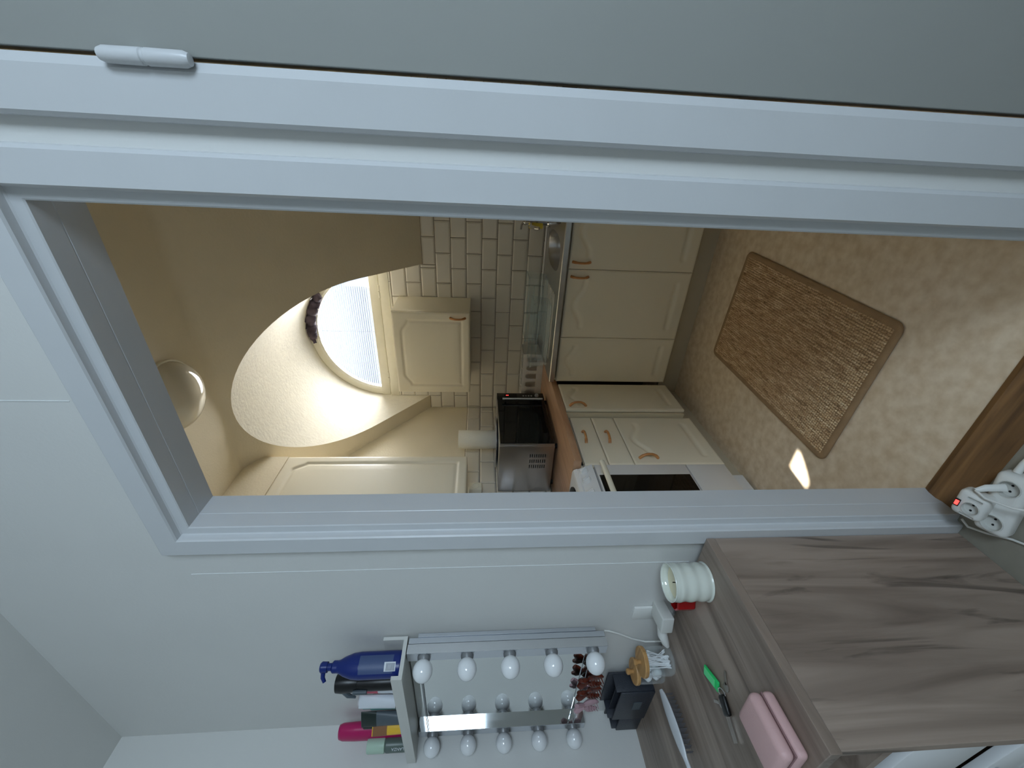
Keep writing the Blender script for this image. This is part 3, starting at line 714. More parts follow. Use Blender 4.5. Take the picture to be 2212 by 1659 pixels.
# front wall with arched cut-outs, back and side walls
def cut_wall(y):
    fs = []; ee = []
    v4 = [eg.bm.verts.new(p) for p in ((EX0, y, EZ0), (EX1, y, EZ0), (EX1, y, EZ1), (EX0, y, EZ1))]
    ee += [eg.bm.edges.new((v4[i], v4[(i+1) % 4])) for i in range(4)]
    for i in range(6):
        cx = EX0+.042+i*.067; pl = [(cx-.022, EZ0+.045), (cx+.022, EZ0+.045)]+[(cx+.022*math.cos(a), EZ1-.045+.022*math.sin(a)) for a in [PI*k/8 for k in range(9)]]
        hv = [eg.bm.verts.new((x, y, zz)) for x, zz in pl]; ee += [eg.bm.edges.new((hv[k], hv[(k+1) % len(hv)])) for k in range(len(hv))]
    bmesh.ops.triangle_fill(eg.bm, edges=ee, use_beauty=True)
cut_wall(EY0)
eg.quad((EX0, EY1, EZ0), (EX1, EY1, EZ0), (EX1, EY1, EZ1), (EX0, EY1, EZ1)).quad((EX0, EY0, EZ0), (EX0, EY1, EZ0), (EX0, EY1, EZ1), (EX0, EY0, EZ1)).quad((EX1, EY0, EZ0), (EX1, EY1, EZ0), (EX1, EY1, EZ1), (EX1, EY0, EZ1))
eo = eg.build('egg_rack', 'plastic', loc=(-1.41, 2.68, EZ0)); tag(eo, 'white plastic rack with round egg holes in the worktop corner', 'rack')
sm = eo.modifiers.new('thick', 'SOLIDIFY'); sm.thickness = .003
def clear_bin(x0, x1, y0, y1, z0, z1, tilt, label):
    c = thing('clear_bin', label, 'bin', ((x0+x1)/2, (y0+y1)/2, z0), 'clear fridge bins on the drainer')
    b = MB(); g = .012; w_ = .0025
    O = [(x0+g, y0+g), (x1-g, y0+g), (x1-g, y1-g), (x0+g, y1-g)]; Tt = [(x0, y0), (x1, y0), (x1, y1), (x0, y1)]
    bot = [(x, y, z0) for x, y in O]; top = [(x, y, z1) for x, y in Tt]
    for i in range(4): b.quad(bot[i], bot[(i+1) % 4], top[(i+1) % 4], top[i])
    b.quad(*bot)
    b.build('tub', 'clear_blue', c)
    r = MB()
    for i in range(4):
        a, e = Vector(top[i]), Vector(top[(i+1) % 4]); r.tube([a, e], .0045, 8)
    r.build('rim', 'clear_blue', c, smooth=True)
    p = MB(); xa, xb = x0+.05, x1-.05; zz0, zz1 = z0+.030, z0+(z1-z0)*.72
    for q0, q1 in (((xa, zz0), (xb, zz0)), ((xb, zz0), (xb, zz1)), ((xb, zz1), (xa, zz1)), ((xa, zz1), (xa, zz0))): p.tube([(q0[0], y0+.006, q0[1]), (q1[0], y0+.006, q1[1])], .0035, 6)
    p.build('front_panel', 'clear_blue', c)
    return c
clear_bin(-1.215, -.79, 2.335, 2.50, SZ+.003, SZ+.107, 0, 'clear bluish plastic fridge bin at the front of the drainer')
clear_bin(-1.12, -.69, 2.53, 2.70, SZ+.003, SZ+.127, 0, 'clear plastic fridge bin standing behind the other bin')

# ceiling lamp ------------------------------------------------------------
lp = thing('ceiling_lamp', 'round opal glass ceiling lamp in the kitchen', 'ceiling lamp', (-.93, 1.49, ZC))
LR = .143
MB().lathe([(0, 0), (LR+.006, 0), (LR+.006, -.012), (LR-.004, -.014)], (-.93, 1.49, ZC), 56).build('base_plate', 'enamel_warm', lp, smooth=True)
prof = [(LR*math.cos(a), -.012-.088*math.sin(a)) for a in [PI/2*i/18 for i in range(19)]]; prof[-1] = (0, prof[-1][1])
MB().lathe(prof, (-.93, 1.49, ZC), 64).build('shade', 'lamp_glass', lp, smooth='all')

# rug ---------------------------------------------------------------------
RC = [Vector(p) for p in ((-.369, 1.984), (-.415, 1.102), (-.994, 1.124), (-.927, 2.015))]
rc = sum(RC, Vector((0, 0)))/4; ra = math.radians(-2.6); RW, RL = .570, .886
rug = thing('woven_rug', 'brown woven jute rug with a bound edge on the kitchen floor', 'rug', (rc.x, rc.y, 0))
rug.rotation_euler = (0, 0, ra)
def rr(w, l, r, n=6):
    o = []
    for cx, cy, a in ((w-r, l-r, 0), (-w+r, l-r, PI/2), (-w+r, -l+r, PI), (w-r, -l+r, 1.5*PI)):
        o += [(cx+r*math.cos(a+PI/2*i/n), cy+r*math.sin(a+PI/2*i/n)) for i in range(n+1)]
    return o
b = MB(); rows = []
for dw_, zz in ((-.0, 0), (.004, .003), (.004, .007), (0, .0105), (-.008, .012), (-.018, .0115), (-.022, .0085)):
    r = rr(RW/2+dw_-.004, RL/2+dw_-.004, .028+dw_); rows.append([(x, y, zz) for x, y in r]+[(r[0][0], r[0][1], zz)])
b.grid(rows); b.bm.faces.new([b.bm.verts.new(p) for p in rows[-1][:-1]])
me_org = ORG[rug]; ORG[rug] = Vector((0, 0, 0))
b.build('border', 'rug', rug, smooth='all')
V, Fc = [], []; px, py = .0096, .0100; nx, ny = int((RW-.046)/px), int((RL-.046)/py)
for i in range(nx):
    for j in range(ny):
        x = -RW/2+.023+(i+.5)*(RW-.046)/nx+random.uniform(-.0012, .0012)+.0012*math.sin(j*.13+i); y = -RL/2+.023+(j+.5)*(RL-.046)/ny+random.uniform(-.001, .001)
        hgt = .0075+random.uniform(-.001, .0012); a = px*.47*random.uniform(.85, 1.06); c = py*.5; k = len(V)
        V += [(x-a, y-c*.7, .007), (x-a, y+c*.7, .007), (x, y+c, .007), (x+a, y+c*.7, .007), (x+a, y-c*.7, .007), (x, y-c, .007),
              (x-a*.5, y-c*.4, .007+hgt*.8), (x-a*.5, y+c*.4, .007+hgt*.8), (x+a*.5, y+c*.4, .007+hgt*.8), (x+a*.5, y-c*.4, .007+hgt*.8)]
        Fc += [(k, k+6, k+7, k+1), (k+1, k+7, k+2), (k+2, k+7, k+8), (k+2, k+8, k+3), (k+3, k+8, k+9, k+4), (k+4, k+9, k+5), (k+5, k+9, k+6), (k+5, k+6, k), (k+6, k+9, k+8, k+7)]
me = bpy.data.meshes.new('weave'); me.from_pydata(V, [], Fc); me.update(); me.polygons.foreach_set('use_smooth', [True]*len(me.polygons))
wo = link('weave', me, 'weave', rug); wo['kind'] = 'stuff'; wo['label'] = 'knotted brown jute loops'
ORG[rug] = me_org

# ================================================================== the hall things
DZ = .725; DX0, DX1, DY0, DY1 = HX+.003, -.856, .247, .6885
dr = thing('dresser', 'grey oak effect dresser standing against the hall wall', 'dresser', ((DX0+DX1)/2, (DY0+DY1)/2, 0))
MB().box(DX0, DX1, DY0, DY1, DZ-.022, DZ, bevel=.0012, seg=1).build('top', 'dresser_top', dr)
for a, b_ in ((DX0, DX0+.022), (DX1-.022, DX1-.0006)):
    MB().box(a, b_, DY0+.004, DY1, 0, DZ-.0225, bevel=.001, seg=1).build('side_panel', 'dresser_side', dr)
MB().box(DX0+.022, DX1-.022, DY1-.012, DY1-.004, .03, DZ-.023).build('back_panel', 'dresser_side', dr)
for z0 in (.575, .06): MB().box(DX0+.022, DX1-.022, DY0+.012, DY1-.013, z0, z0+.018).build('shelf', 'dresser_side', dr)
MB().box(-1.36, -1.34, DY0+.012, DY1-.013, .079, .574).build('divider', 'dresser_side', dr)
for xa, xb in ((DX0+.024, -1.362), (-1.338, DX1-.024)):
    for z0, z1 in ((.40, .545), (.235, .325), (.082, .228)):
        d = MB().box(xa, xb, DY0+.008, DY0+.026, z0, z1, bevel=.002).build('drawer', 'enamel', dr, smooth=True)
        MB().box(xa+.12, xb-.12, DY0+.000, DY0+.008, z1-.025, z1-.017, bevel=.002).build('pull', 'alu', d)

# mirror with two rows of bulbs -----------------------------------------
mi = thing('vanity_mirror', 'vanity mirror with two metal strips of opal bulbs on the hall wall', 'mirror', (-1.57, .70, .925))
MXR, MXL = -1.287, -1.802; mz0, mz1 = .925, 1.526; SWX = .040
MB().box(MXL-SWX+.002, MXR-.002, .676, .679, mz0+.004, mz1-.002).build('mirror_glass', 'mirror', mi)
MB().box(MXL-SWX+.004, MXR-.004, .6795, .7, mz0+.006, mz1-.004).build('backing', 'plastic_grey', mi)
for X_ in (MXR, MXL):
    # side web of brushed aluminium, polished outer part, narrow front with the lamp holders
    s = MB().box(X_-SWX, X_-.0005, .653, .6755, mz0, mz1, bevel=.0008, seg=1).build('light_strip', 'alu', mi)
    MB().box(X_-.0005, X_, .6535, .680, mz0+.0005, mz1-.0005).build('polished_side', 'chrome', s)
    MB().box(X_-.004, X_+.001, .681, .6975, mz0+.002, mz1-.002, bevel=.0006, seg=1).build('side_rail', 'alu', s)
    MB().box(X_-.003, X_+.0035, .698, .709, mz0+.028, mz1-.028, bevel=.0006, seg=1).build('wall_bracket', 'alu', s)
    for i in range(5):
        zc = mz1-.050-i*.1265; cx = X_-SWX/2
        MB().lathe([(.019, 0), (.0185, .006), (.0135, .016), (0, .016)], (cx, .653, zc), 24, mx=Matrix.Rotation(PI/2, 4, 'X')).build('lamp_holder', 'bulb_socket', s, smooth=True)
        R = .0285; pf = [(.012, .008), (.014, .011)]+[(R*math.sin(a), .037-R*1.06*math.cos(a)) for a in [math.radians(32+148*k/16) for k in range(17)]]; pf[-1] = (0, pf[-1][1])
        MB().lathe(pf, (cx, .653, zc), 32, mx=Matrix.Rotation(PI/2, 4, 'X')).build('bulb', 'bulb', s, smooth='all')
MB().tube([(MXR-SWX-.002, .668, .968), (MXR-SWX-.002, .655, .968), (MXL+.002, .655, .968), (MXL+.002, .668, .968)], .0022, 8).build('wire_rail', 'chrome', mi, smooth=True)
MB().tube([(MXR-SWX-.002, .668, 1.495), (MXL+.002, .668, 1.495)], .0016, 8).build('top_wire', 'bulb_socket', mi, smooth=True)
# hair claws hanging on the rail
def claw(x, z, m, label, flip=1):
    c = thing('hair_claw', label, 'hair clip', (x, .652, z))
    for sgn in (-1, 1):
        b = MB(); pts = []
        for i in range(7): q = i/6; pts.append((x+sgn*(.006+.020*math.sin(q*PI*.8)), .645, z-.012-q*.044))
        b.tube(pts, [.006, .008, .009, .009, .008, .006, .003], 8, flat=1.6)
        j = b.build('jaw', m, c, smooth=True)
        for i in range(5): MB().tube([(x+sgn*.022, .645+.004, z-.016-i*.008), (x+sgn*.008, .630, z-.020-i*.009)], [.0022, .0012], 5).build('tooth', m, j)
        MB().tube([(x+sgn*.004, .645, z-.010), (x+sgn*.014, .640, z+.012), (x+sgn*.022, .636, z+.020)], [.006, .009, .006], 8, flat=1.5).build('thumb_grip', m, c, smooth=True)
    MB().tube([(x-.008, .647, z-.010), (x+.008, .647, z-.010)], .004, 8).build('spring', 'key', c, smooth=True)
claw(-1.475, .972, 'tortoise', 'brown tortoiseshell hair claw on the wire below the mirror')
claw(-1.555, .966, 'tortoise', 'darker brown hair claw between the brown and pink ones')
claw(-1.645, .962, 'clip_pink', 'pale pink hair claw on the wire below the mirror')

# shelf on top of the mirror ---------------------------------------------
sh = thing('wall_shelf', 'white ledge shelf over the vanity mirror', 'shelf', (-1.57, .65, 1.5285))
SXA, SXB = HX+.004, MXR
MB().box(SXA, SXB, .587, .704, 1.5285, 1.5395).build('board', 'plastic_grey', sh)
MB().box(SXA, SXB, .587, .597, 1.5396, 1.559).build('front_lip', 'plastic_grey', sh)
MB().box(SXA, SXB, .694, .704, 1.5396, 1.600).build('back_lip', 'plastic_grey', sh)
SZ0 = 1.5397
def bottle(name, prof, c, m, label, sx=1, sy=1, rot=0, seg=32):
    t_ = thing(name, label, 'bottle', (c[0], c[1], SZ0))
    MB().lathe(prof, (c[0], c[1], SZ0), seg, sx, sy, mx=RZ(rot)).build('bottle_body', m, t_, smooth=True)
    return t_
# blue lotion pump bottle
c = (-1.325, .646); va = math.atan2(c[1], c[0])    # its narrow side looks along the hall
bt = bottle('lotion_bottle', [(0, 0), (.9, 0), (1, .004), (1, .120), (.93, .142), (.70, .165), (.50, .178), (.46, .184), (.46, .196), (.36, .200), (0, .200)], c, 'blue', 'dark blue lotion pump bottle at the end of the ledge shelf', 1, 1)
for o in bt.children:
    for v in o.data.vertices: v.co.x *= .0305; v.co.y *= .036
MB().lathe([(.010, .200), (.010, .212), (.014, .212), (.015, .228), (.012, .232), (0, .232)], (*c, SZ0), 24).build('pump', 'blue', bt, smooth=True)
MB().tube([(c[0], c[1], SZ0+.224), (c[0]-.020, c[1]-.018, SZ0+.224), (c[0]-.028, c[1]-.026, SZ0+.218)], [.007, .006, .005], 10).build('nozzle', 'blue', bt, smooth=True)
lb = MB(); lb.grid([[(c[0]+.0309*math.cos(a), c[1]+.0365*math.sin(a), SZ0+zz) for a in [math.radians(-60+80*i/12) for i in range(13)]] for zz in (.022, .05, .08, .110, .118)])
lo = lb.build('label', 'blue_label', bt, smooth='all')
lb = MB(); lb.grid([[(c[0]+.0312*math.cos(a), c[1]+.0368*math.sin(a), SZ0+zz) for a in [math.radians(-50+38*i/8) for i in range(9)]] for zz in (.014, .032, .046)])
lw = lb.build('barcode_label', 'label_white', bt, smooth='all')
for i in range(7):
    z_ = SZ0+.017+i*.0036
    MB().grid([[(c[0]+.0314*math.cos(a), c[1]+.037*math.sin(a), zz) for a in [math.radians(-47+30*k/6) for k in range(7)]] for zz in (z_, z_+.0016)]).build('bar', 'label_ink', lw)
# black spray bottle
c = (-1.425, .648)
bt = bottle('spray_bottle', [(0, 0), (.022, 0), (.0235, .003), (.0235, .10), (.021, .125), (.020, .14)], c, 'black', 'black hair spray bottle with a trigger beside the blue bottle')
MB().lathe([(.0205, .14), (.024, .155), (.026, .185), (.024, .203), (.012, .207), (0, .207)], (*c, SZ0), 28, 1.1, 1).build('spray_head', 'black', bt, smooth=True)
MB().tube([(c[0]-.016, c[1]-.012, SZ0+.185), (c[0]-.036, c[1]-.018, SZ0+.17), (c[0]-.044, c[1]-.02, SZ0+.148)], [.008, .007, .003], 8).build('trigger', 'slate', bt, smooth=True)
MB().tube([(c[0]-.004, c[1]-.0245, SZ0+.11), (c[0]-.004, c[1]-.0245, SZ0+.15)], .007, 10).build('grip_plate', 'slate', bt, smooth=True)
# upright tubes
def tube_pack(name, c, h, w0, w1, m, label, rot, capm=None, caph=.02, tilt=0, bands=()):
    t_ = thing(name, label, 'tube', (c[0], c[1], SZ0))
    b = MB(); n = 12; rows = []
    for i in range(n+1):
        q = i/n; a = w0+(w1-w0)*q; d = .017*(1-q)**.7+.0012; rows.append([(a*math.cos(2*PI*k/24), d*math.sin(2*PI*k/24), caph+q*(h-caph)) for k in range(25)])
    b.grid(rows); mx = T(c[0], c[1], SZ0) @ Matrix.Rotation(tilt, 4, 'Y') @ RZ(rot)
    b.bm.transform(mx); b.build('tube_body', m, t_, smooth='all')
    cp_ = MB().lathe([(0, 0), (.9*w0, 0), (w0*.95, .003), (w0*.9, caph), (0, caph)], (0, 0, 0), 24, 1, .017/w0)
    cp_.bm.transform(mx); cp_.build('cap', capm or m, t_, smooth=True)
    for z0, z1, bm_ in bands:
        g = MB(); rr_ = []
        for zz in (z0, (z0+z1)/2, z1):
            q = (zz-caph)/(h-caph); a = w0+(w1-w0)*q+.0006; d = .017*(1-q)**.7+.0018; rr_.append([(a*math.cos(2*PI*k/24), d*math.sin(2*PI*k/24), zz) for k in range(25)])
        g.grid(rr_); g.bm.transform(mx); g.build('print_band', bm_, t_, smooth='all')
    return t_
tube_pack('cream_tube', (-1.487, .662), .160, .020, .022, 'label_white', 'white and rose cream tube behind the black spray bottle', .35, 'pink_band', .03, 0, [(.09, .15, 'rose'), (.055, .085, 'label_white')])
tube_pack('cream_tube', (-1.535, .640), .150, .019, .021, 'label_white', 'white tube with a pink cap in the middle of the ledge shelf', .6, 'pink_band', .035, .05)
fr = bottle('pump_bottle', [(0, 0), (.021, 0), (.022, .003), (.022, .10), (.016, .12), (.011, .125), (.011, .14), (.016, .141), (.016, .165), (0, .166)], (-1.585, .668), 'frost', 'frosted pale pump bottle at the back of the ledge shelf')
tube_pack('dark_tube', (-1.628, .633), .155, .020, .026, 'slate', 'slate grey tube with a dark green end', .5, 'dark_green', .012, -.02, [(.105, .154, 'dark_green')])
bottle('teal_bottle', [(0, 0), (.014, 0), (.015, .003), (.015, .13), (.011, .135), (.011, .158), (0, .16)], (-1.634, .674), 'teal', 'small teal bottle behind the slate grey tube')
tube_pack('yellow_tube', (-1.683, .627), .125, .018, .022, 'amber', 'yellow tube with a brown side leaning by the dark tube', .9, 'brown_tube', .01, 0, [(.075, .122, 'brown_tube')])
bottle('black_bottle', [(0, 0), (.017, 0), (.018, .003), (.018, .125), (.019, .128), (.019, .158), (.016, .162), (0, .162)], (-1.708, .655), 'black', 'black capped bottle between the yellow tube and magenta bottle')
mg = bottle('shampoo_bottle', [(0, 0), (.9, 0), (1, .004), (1.02, .10), (1.0, .20), (.93, .243), (.80, .254), (0, .257)], (-1.785, .660), 'magenta', 'tall magenta shampoo bottle at the wall end of the shelf')
for o in mg.children:
    for v in o.data.vertices: v.co.x *= .034; v.co.y *= .026
sb = bottle('conditioner_bottle', [(0, 0), (.021, 0), (.0225, .003), (.0225, .088), (.019, .092), (.0, .092)], (-1.795, .6205), 'grey_green', 'grey green bottle with a pale sage cap before the magenta one')
MB().lathe([(.0195, .092), (.0228, .094), (.0228, .148), (.021, .152), (0, .152)], (-1.795, .6205, SZ0), 28).build('cap', 'sage', sb, smooth=True)
tcu = bpy.data.curves.new('lettering', 'FONT'); tcu.body = 'LANZA'; tcu.size = .013; tcu.extrude = .0002; tcu.align_x = 'CENTER'; tcu.align_y = 'CENTER'
to = bpy.data.objects.new('lettering', tcu); COL.objects.link(to); bpy.context.view_layer.update()
dg = bpy.context.evaluated_depsgraph_get(); tme = bpy.data.meshes.new_from_object(to.evaluated_get(dg)); bpy.data.objects.remove(to)
aa = math.radians(-52)
tme.transform(T(.0232*math.cos(aa), .0232*math.sin(aa), .047) @ RZ(aa+PI/2) @ Matrix.Rotation(PI/2, 4, 'X') @ RZ(PI/2))
link('lettering', tme, 'label_white', sb)

# things on the dresser ---------------------------------------------------
ca = thing('jar_candle', 'milky ribbed glass candle on the dresser by the door frame', 'candle', (-.957, .634, DZ))
pf = [(0, .002), (.046, 0), (.049, .003)]
for i in range(33):
    q = i/32; pf.append((.0465+.0011*math.cos(q*2*PI*3+PI)*(1 if q < .85 else .3), .004+q*.094))
pf += [(.047, .101), (.0445, .101), (.0435, .096), (.043, .078), (.0, .078)]
MB().lathe(pf, (-.957, .634, DZ), 48).build('jar', 'milk_glass', ca, smooth='all')
MB().lathe([(0, .0815), (.0428, .0815), (.0428, .078)], (-.957, .634, DZ), 40).build('wax', 'wax', ca)
MB().tube([(-.957, .634, DZ+.081), (-.9565, .634, DZ+.089)], .0012, 6).build('wick', 'rubber', ca)
rj = MB().lathe([(0, 0), (.024, 0), (.027, .004), (.027, .048), (.024, .052), (.023, .052), (.023, .006), (0, .006)], (-1.065, .652, DZ), 8)
tag(rj.build('red_tealight_holder', 'red_glass', loc=(-1.065, .652, DZ), smooth=20), 'small red glass tealight holder behind the milky candle', 'candle holder')
# wall socket with card, charger and plug
ws = thing('wall_socket', 'white socket with a charger block low on the hall wall', 'socket', (-1.19, .709, .80))
MB().box(-1.238, -1.182, .702, .7095, .772, .846, bevel=.0015).build('cover_plate', 'plastic', ws, smooth=True)
MB().xbox(T(-1.176, .672, .774) @ RZ(.25), .004, (.052, .072, .036)).build('charger_block', 'plastic_grey', ws, smooth=True)
MB().tube([(-1.20, .668, .772), (-1.235, .652, .768), (-1.262, .642, .756), (-1.275, .638, .748)], [.014, .0145, .011, .006], 12).build('plug', 'plastic', ws, smooth=True)
tag(MB().tube([(-1.298, .704, .922), (-1.302, .704, .905), (-1.320, .704, .87), (-1.352, .704, .82), (-1.368, .702, .775), (-1.362, .698, .745), (-1.335, .684, .734), (-1.300, .655, .738), (-1.278, .638, .747)], .0026, 8).build('mirror_cable', 'plastic', loc=(-1.33, .69, .75), smooth=True), 'thin white cable from the mirror down to the plug', 'cable')
# cotton jars
def jar(c, r, h, label):
    t_ = thing('cotton_jar', label, 'jar', (c[0], c[1], DZ))
    MB().lathe([(0, .003), (r*.9, .003), (r*.94, .006), (r*.94, h-.002), (r, h), (r, .008), (r*.93, .0005), (0, 0)], (*c, DZ), 36).build('glass_body', 'glass', t_, smooth=True)
    l = MB().lathe([(0, h+.001), (r*1.04, h+.001), (r*1.06, h+.003), (r*1.06, h+.011), (r*1.02, h+.013), (0, h+.013)], (*c, DZ), 36).build('lid', 'bamboo', t_, smooth=True)
    MB().lathe([(.006, h+.013), (.006, h+.022), (.009, h+.026), (.009, h+.032), (.006, h+.035), (0, h+.035)], (*c, DZ), 20).build('knob', 'bamboo', l, smooth=True)
    return t_
J1, J2 = (-1.345, .632), (-1.440, .650)
jar(J1, .040, .082, 'clear jar of cotton swabs with a bamboo lid')
jar(J2, .036, .080, 'clear jar of cotton balls with a bamboo lid')
swb = bmesh.new()
sw_mesh = MB().tube([(0, 0, -.035), (0, 0, .035)], .0011, 6).lathe([(0, -.039), (.0022, -.037), (.0025, -.031), (.0011, -.026)], (0, 0, 0), 8).lathe([(.0011, .026), (.0025, .031), (.0022, .037), (0, .039)], (0, 0, 0), 8)
first = sw_mesh.build('cotton_swab', 'cotton', smooth=True); swb.free()
for i in range(34):
    o = first if i == 0 else first.copy()
    if i: COL.objects.link(o)
    a = random.uniform(0, 2*PI); rr_ = random.uniform(.002, .020); lean = random.uniform(.25, .62)
    o.location = (J1[0]+rr_*math.cos(a), J1[1]+rr_*math.sin(a), DZ+.040+random.uniform(-.001, .003))
    o.rotation_euler = (lean*math.cos(a*1.7)*.7, lean*math.sin(a*2.3)*.7, a)
    tag(o, 'white cotton swab inside the clear bamboo lidded jar', 'cotton swab', 'cotton swabs in the jar')
cbm = None
for i, (dx, dy, dz) in enumerate(((.012, -.012, .018), (-.012, -.008, .018), (0, .014, .018), (.010, .006, .045), (-.010, -.012, .046), (-.006, .012, .046), (.003, -.006, .066))):
    if cbm is None:
        b = MB(); bmesh.ops.create_icosphere(b.bm, subdivisions=2, radius=.0145)
        for v in b.bm.verts: v.co *= 1+.06*math.sin(v.co.x*500+v.co.z*300)
        o = cbm = b.build('cotton_ball', 'cotton', smooth='all')
    else: o = cbm.copy(); COL.objects.link(o)
    o.location = (J2[0]+dx, J2[1]+dy, DZ+dz); o.rotation_euler = (i, i*2, i*3)
    tag(o, 'white cotton ball inside the smaller bamboo lidded jar', 'cotton ball', 'cotton balls in the jar')
# dark organiser pouch
cd_ = thing('organiser', 'dark grey leather organiser box in the corner of the dresser', 'organiser', (-1.68, .655, DZ))
def open_box(x0, x1, y0, y1, z0, z1, w_, dz=0, fl=.0):
    b = MB()
    b.box(x0, x1, y0, y0+w_, z0, z1, bevel=.002).box(x0, x1, y1-w_, y1, z0, z1+dz, bevel=.002).box(x0, x0+w_, y0+w_, y1-w_, z0, z1+dz*.5, bevel=.002).box(x1-w_, x1, y0+w_, y1-w_, z0, z1+dz*.5, bevel=.002).box(x0+w_, x1-w_, y0+w_, y1-w_, z0, z0+.006)
    return b
open_box(-1.735, -1.545, .632, .698, DZ, .842, .006, .028).build('main_box', 'black_leather', cd_, smooth=True)
MB().box(-1.728, -1.552, .662, .666, DZ+.006, .846).build('divider', 'black_leather', cd_)
open_box(-1.845, -1.737, .640, .698, DZ, .806, .006, .03).build('side_box', 'black_leather', cd_, smooth=True)
MB().box(-1.66, -1.61, .6305, .632, .758, .786).build('emblem', 'slate', cd_)
# hairbrush
hb = thing('hairbrush', 'silver white oval hairbrush lying bristles down on the dresser', 'hairbrush', (-1.40, .47, DZ))
b = MB(); rows = []
for i in range(25):
    q = i/24; yy = .585-q*.40
    if q < .42: wd = .027*math.sin(PI*min(.5+q*.0+ (q/.42)*.5 if q > .21 else q/.42+.0, 1)) if 0 else .028*math.sqrt(max(0, 1-((q/.42-.5)/.52)**2))
    else: wd = .0065+.0035*math.sin((q-.42)/.58*PI*.9)
    if .36 < q < .50: wd = max(wd, .0075)
    zz = DZ+.030-.010*max(0, (q-.42)/.58); tk = .0055
    rows.append([(-1.418+.03*q+wd*math.cos(2*PI*k/20), yy, zz+tk*math.sin(2*PI*k/20)) for k in range(21)])
b.grid(rows); b.build('brush_body', 'brush', hb, smooth='all')
br = MB()
for i in range(13):
    for j in range(9):
        u, v = (i-6)/6.5, (j-4)/4.5
        if u*u+v*v > .92: continue
        x, y = -1.412+v*.023, .502+u*.075; br.tube([(x, y, DZ+.001), (x, y, DZ+.028)], .0008, 4)
bo = br.build('bristles', 'bristle', hb); bo['kind'] = 'stuff'
# keys
ky = thing('key_ring', 'bunch of keys with a green plastic tag on the dresser', 'keys', (-1.13, .47, DZ))
def obox(c, ang, size, bev): return MB().xbox(T(*c) @ RZ(ang), bev, size)
ta = math.atan2(.454-.516, -1.114+1.148)
tagb = obox((-1.131, .487, DZ+.005), ta, (.064, .026, .006), .0025).build('tag', 'green', ky, smooth=True)
obox((-1.1335, .491, DZ+.0084), ta, (.046, .018, .0012), .0004).build('paper_insert', 'green_paper', tagb)
MB().tube([(-1.110+.010*math.cos(a), .446+.010*math.sin(a), DZ+.006+.003*math.sin(a)) for a in [2*PI*k/20 for k in range(21)]], .0012, 6, cap=False).build('ring', 'chrome', ky, smooth=True)
MB().xbox(T(-1.122, .425, DZ+.006) @ RZ(-1.9), .005, (.042, .024, .011)).build('key_head', 'black', ky, smooth=True)
kb = MB().box(-.0012, .0012, -.028, .028, 0, .0075); kb.bm.transform(T(-1.138, .388, DZ+.002) @ RZ(-.33)); kb.build('key_blade', 'key', ky)
for cx_, cy_, an in ((-1.086, .447, .7), (-1.142, .437, 2.6)):
    h_ = MB().lathe([(0, 0), (.010, 0), (.010, .002), (0, .002)], (cx_, cy_, DZ+.001), 18).build('key_bow', 'key', ky)
    obox((cx_+.020*math.cos(an), cy_+.020*math.sin(an), DZ+.002), an, (.030, .007, .002), .0004).build('key_shank', 'key', ky)
# pink jewellery case
pc = thing('jewellery_case', 'pale pink zipped jewellery case at the front of the dresser', 'case', (-.955, .315, DZ))
mxp = T(-.957, .313, 0) @ RZ(.06)
MB().xbox(mxp @ T(0, 0, DZ+.0125), .010, (.088, .110, .025), 4).build('case_base', 'pink', pc, smooth=True)
MB().xbox(mxp @ T(0, 0, DZ+.0395), .012, (.088, .110, .027), 4).build('case_lid', 'pink', pc, smooth=True)
MB().xbox(mxp @ T(0, 0, DZ+.0255), .002, (.0845, .1065, .003), 1).build('zip', 'seam', pc)
# power blocks on the floor ------------------------------------------------
pw = thing('power_strip', 'white two way power block on the floor by the threshold', 'power strip', (-.69, .645, 0))
mx = T(-.695, .642, .028) @ RZ(.18) @ Matrix.Rotation(.25, 4, 'X')
blk = MB().xbox(mx, .014, (.165, .062, .050), 4).build('block', 'plastic', pw, smooth=True)
def well(cut, mxs, r, d=.014):
    t_ = MB().lathe([(0, -d), (r, -d), (r, .01), (0, .01)], (0, 0, 0), 32); t_.bm.transform(mxs); cut._merge(t_.bm)
def socket(parent, mxs, r=.0195, d=.014):
    s = MB().lathe([(r*1.10, 0), (r*1.09, .0016), (r*1.0, .0018), (r*.985, 0), (r*.97, -d+.001), (0, -d+.001)], (0, 0, 0), 32); s.bm.transform(mxs); so = s.build('outlet', 'socket_in', parent, smooth=True)
    for dx in (-.0080, .0080):
        p = MB().lathe([(0, .0007), (.0026, .0006), (.0026, 0)], (dx, 0, -d+.001), 12); p.bm.transform(mxs); p.build('pin_hole_shade', 'rubber', so)  # flat black disc, its colour stands in for the shade inside a hole
cut = MB()
for dx in (-.052, .045): well(cut, mx @ T(dx, 0, .025), .0195)
carve(blk, cut)
for dx in (-.052, .045): socket(pw, mx @ T(dx, 0, .025))
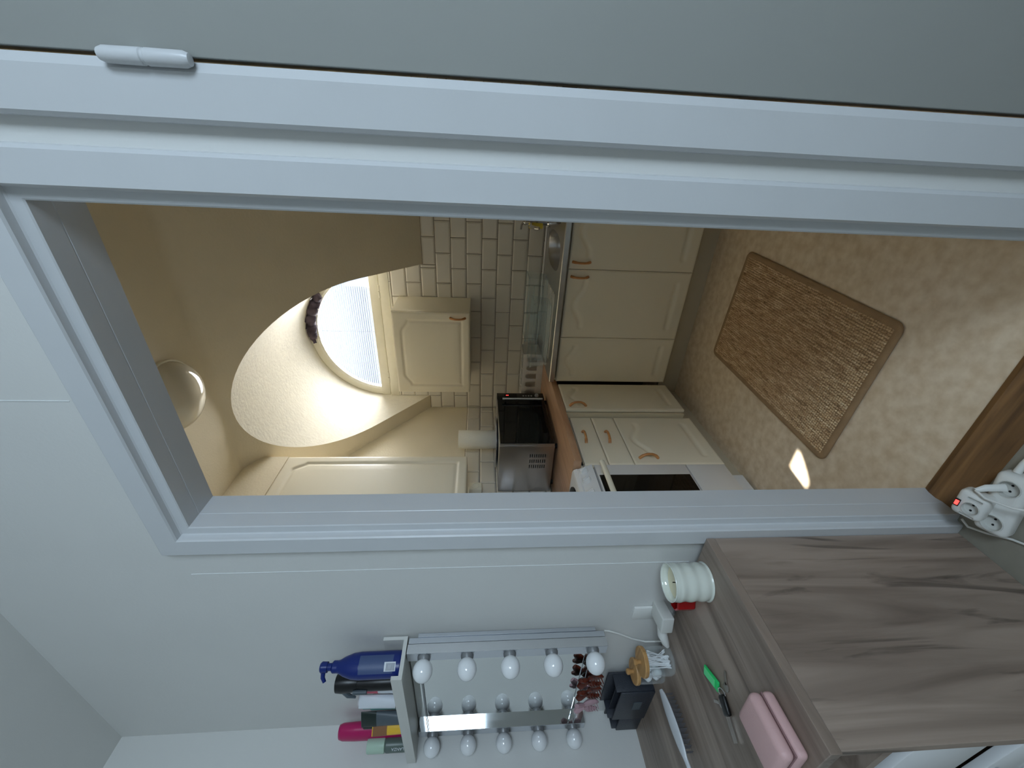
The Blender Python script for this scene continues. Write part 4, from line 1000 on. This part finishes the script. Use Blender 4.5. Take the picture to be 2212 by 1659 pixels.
ad = thing('power_adapter', 'white multi socket adapter with a red lit switch', 'adapter', (-.71, .655, .05))
mx = T(-.716, .662, .079) @ RZ(.10) @ Matrix.Rotation(.32, 4, 'X')
adb = MB().xbox(mx, .012, (.070, .058, .046), 4).build('adapter_body', 'plastic', ad, smooth=True)
cut = MB(); well(cut, mx @ T(-.006, -.004, .023), .0155, .012)
for dx in (-.0275, .0195): cut.xbox(mx @ T(dx, -.004, .022) @ RZ(PI/2), .002, (.028, .0065, .014), 2)
carve(adb, cut)
socket(ad, mx @ T(-.006, -.004, .023), .0155, .012)
for dx in (-.0275, .0195):
    MB().xbox(mx @ T(dx, -.004, .0155) @ RZ(PI/2), .0005, (.027, .006, .001), 1).build('flat_outlet', 'socket_in', ad, smooth=True)
sw = MB().xbox(mx @ T(-.004, .0215, .0235), .001, (.020, .0105, .003)).build('switch_frame', 'black', ad)
MB().xbox(mx @ T(-.004, .0215, .0252), .001, (.013, .0075, .003)).build('switch', 'red_led', sw)
pg = thing('flat_plug', 'clear white plug in the power block', 'plug', (-.655, .655, .06))
MB().tube([(-.648, .648, .055), (-.66, .66, .085), (-.672, .665, .10)], [.009, .0085, .005], 10, flat=.6).build('plug_body', 'plastic', pg, smooth=True)
MB().tube([(-.672, .665, .10), (-.675, .64, .10), (-.665, .60, .085), (-.64, .55, .05), (-.60, .47, .006), (-.55, .36, .004), (-.45, .25, .004)], .003, 8).build('cord', 'plastic', pg, smooth=True)
tag(MB().tube([(-.80, .688, .028), (-.812, .672, .020), (-.80, .64, .010), (-.775, .60, .005), (-.755, .55, .004), (-.73, .45, .004), (-.65, .3, .004)], .0028, 8).build('floor_cable', 'plastic', loc=(-.77, .6, 0), smooth=True), 'thin white cable along the floor beside the dresser', 'cable')
tag(MB().tube([(-.615, .664, .030), (-.59, .668, .025), (-.54, .67, .012), (-.45, .66, .006), (-.30, .6, .006), (-.1, .45, .006)], [.008, .007, .0045, .004, .004, .004], 10).build('power_cable', 'plastic', loc=(-.5, .66, 0), smooth=True), 'thick white lead leaving the power block along the threshold', 'cable')
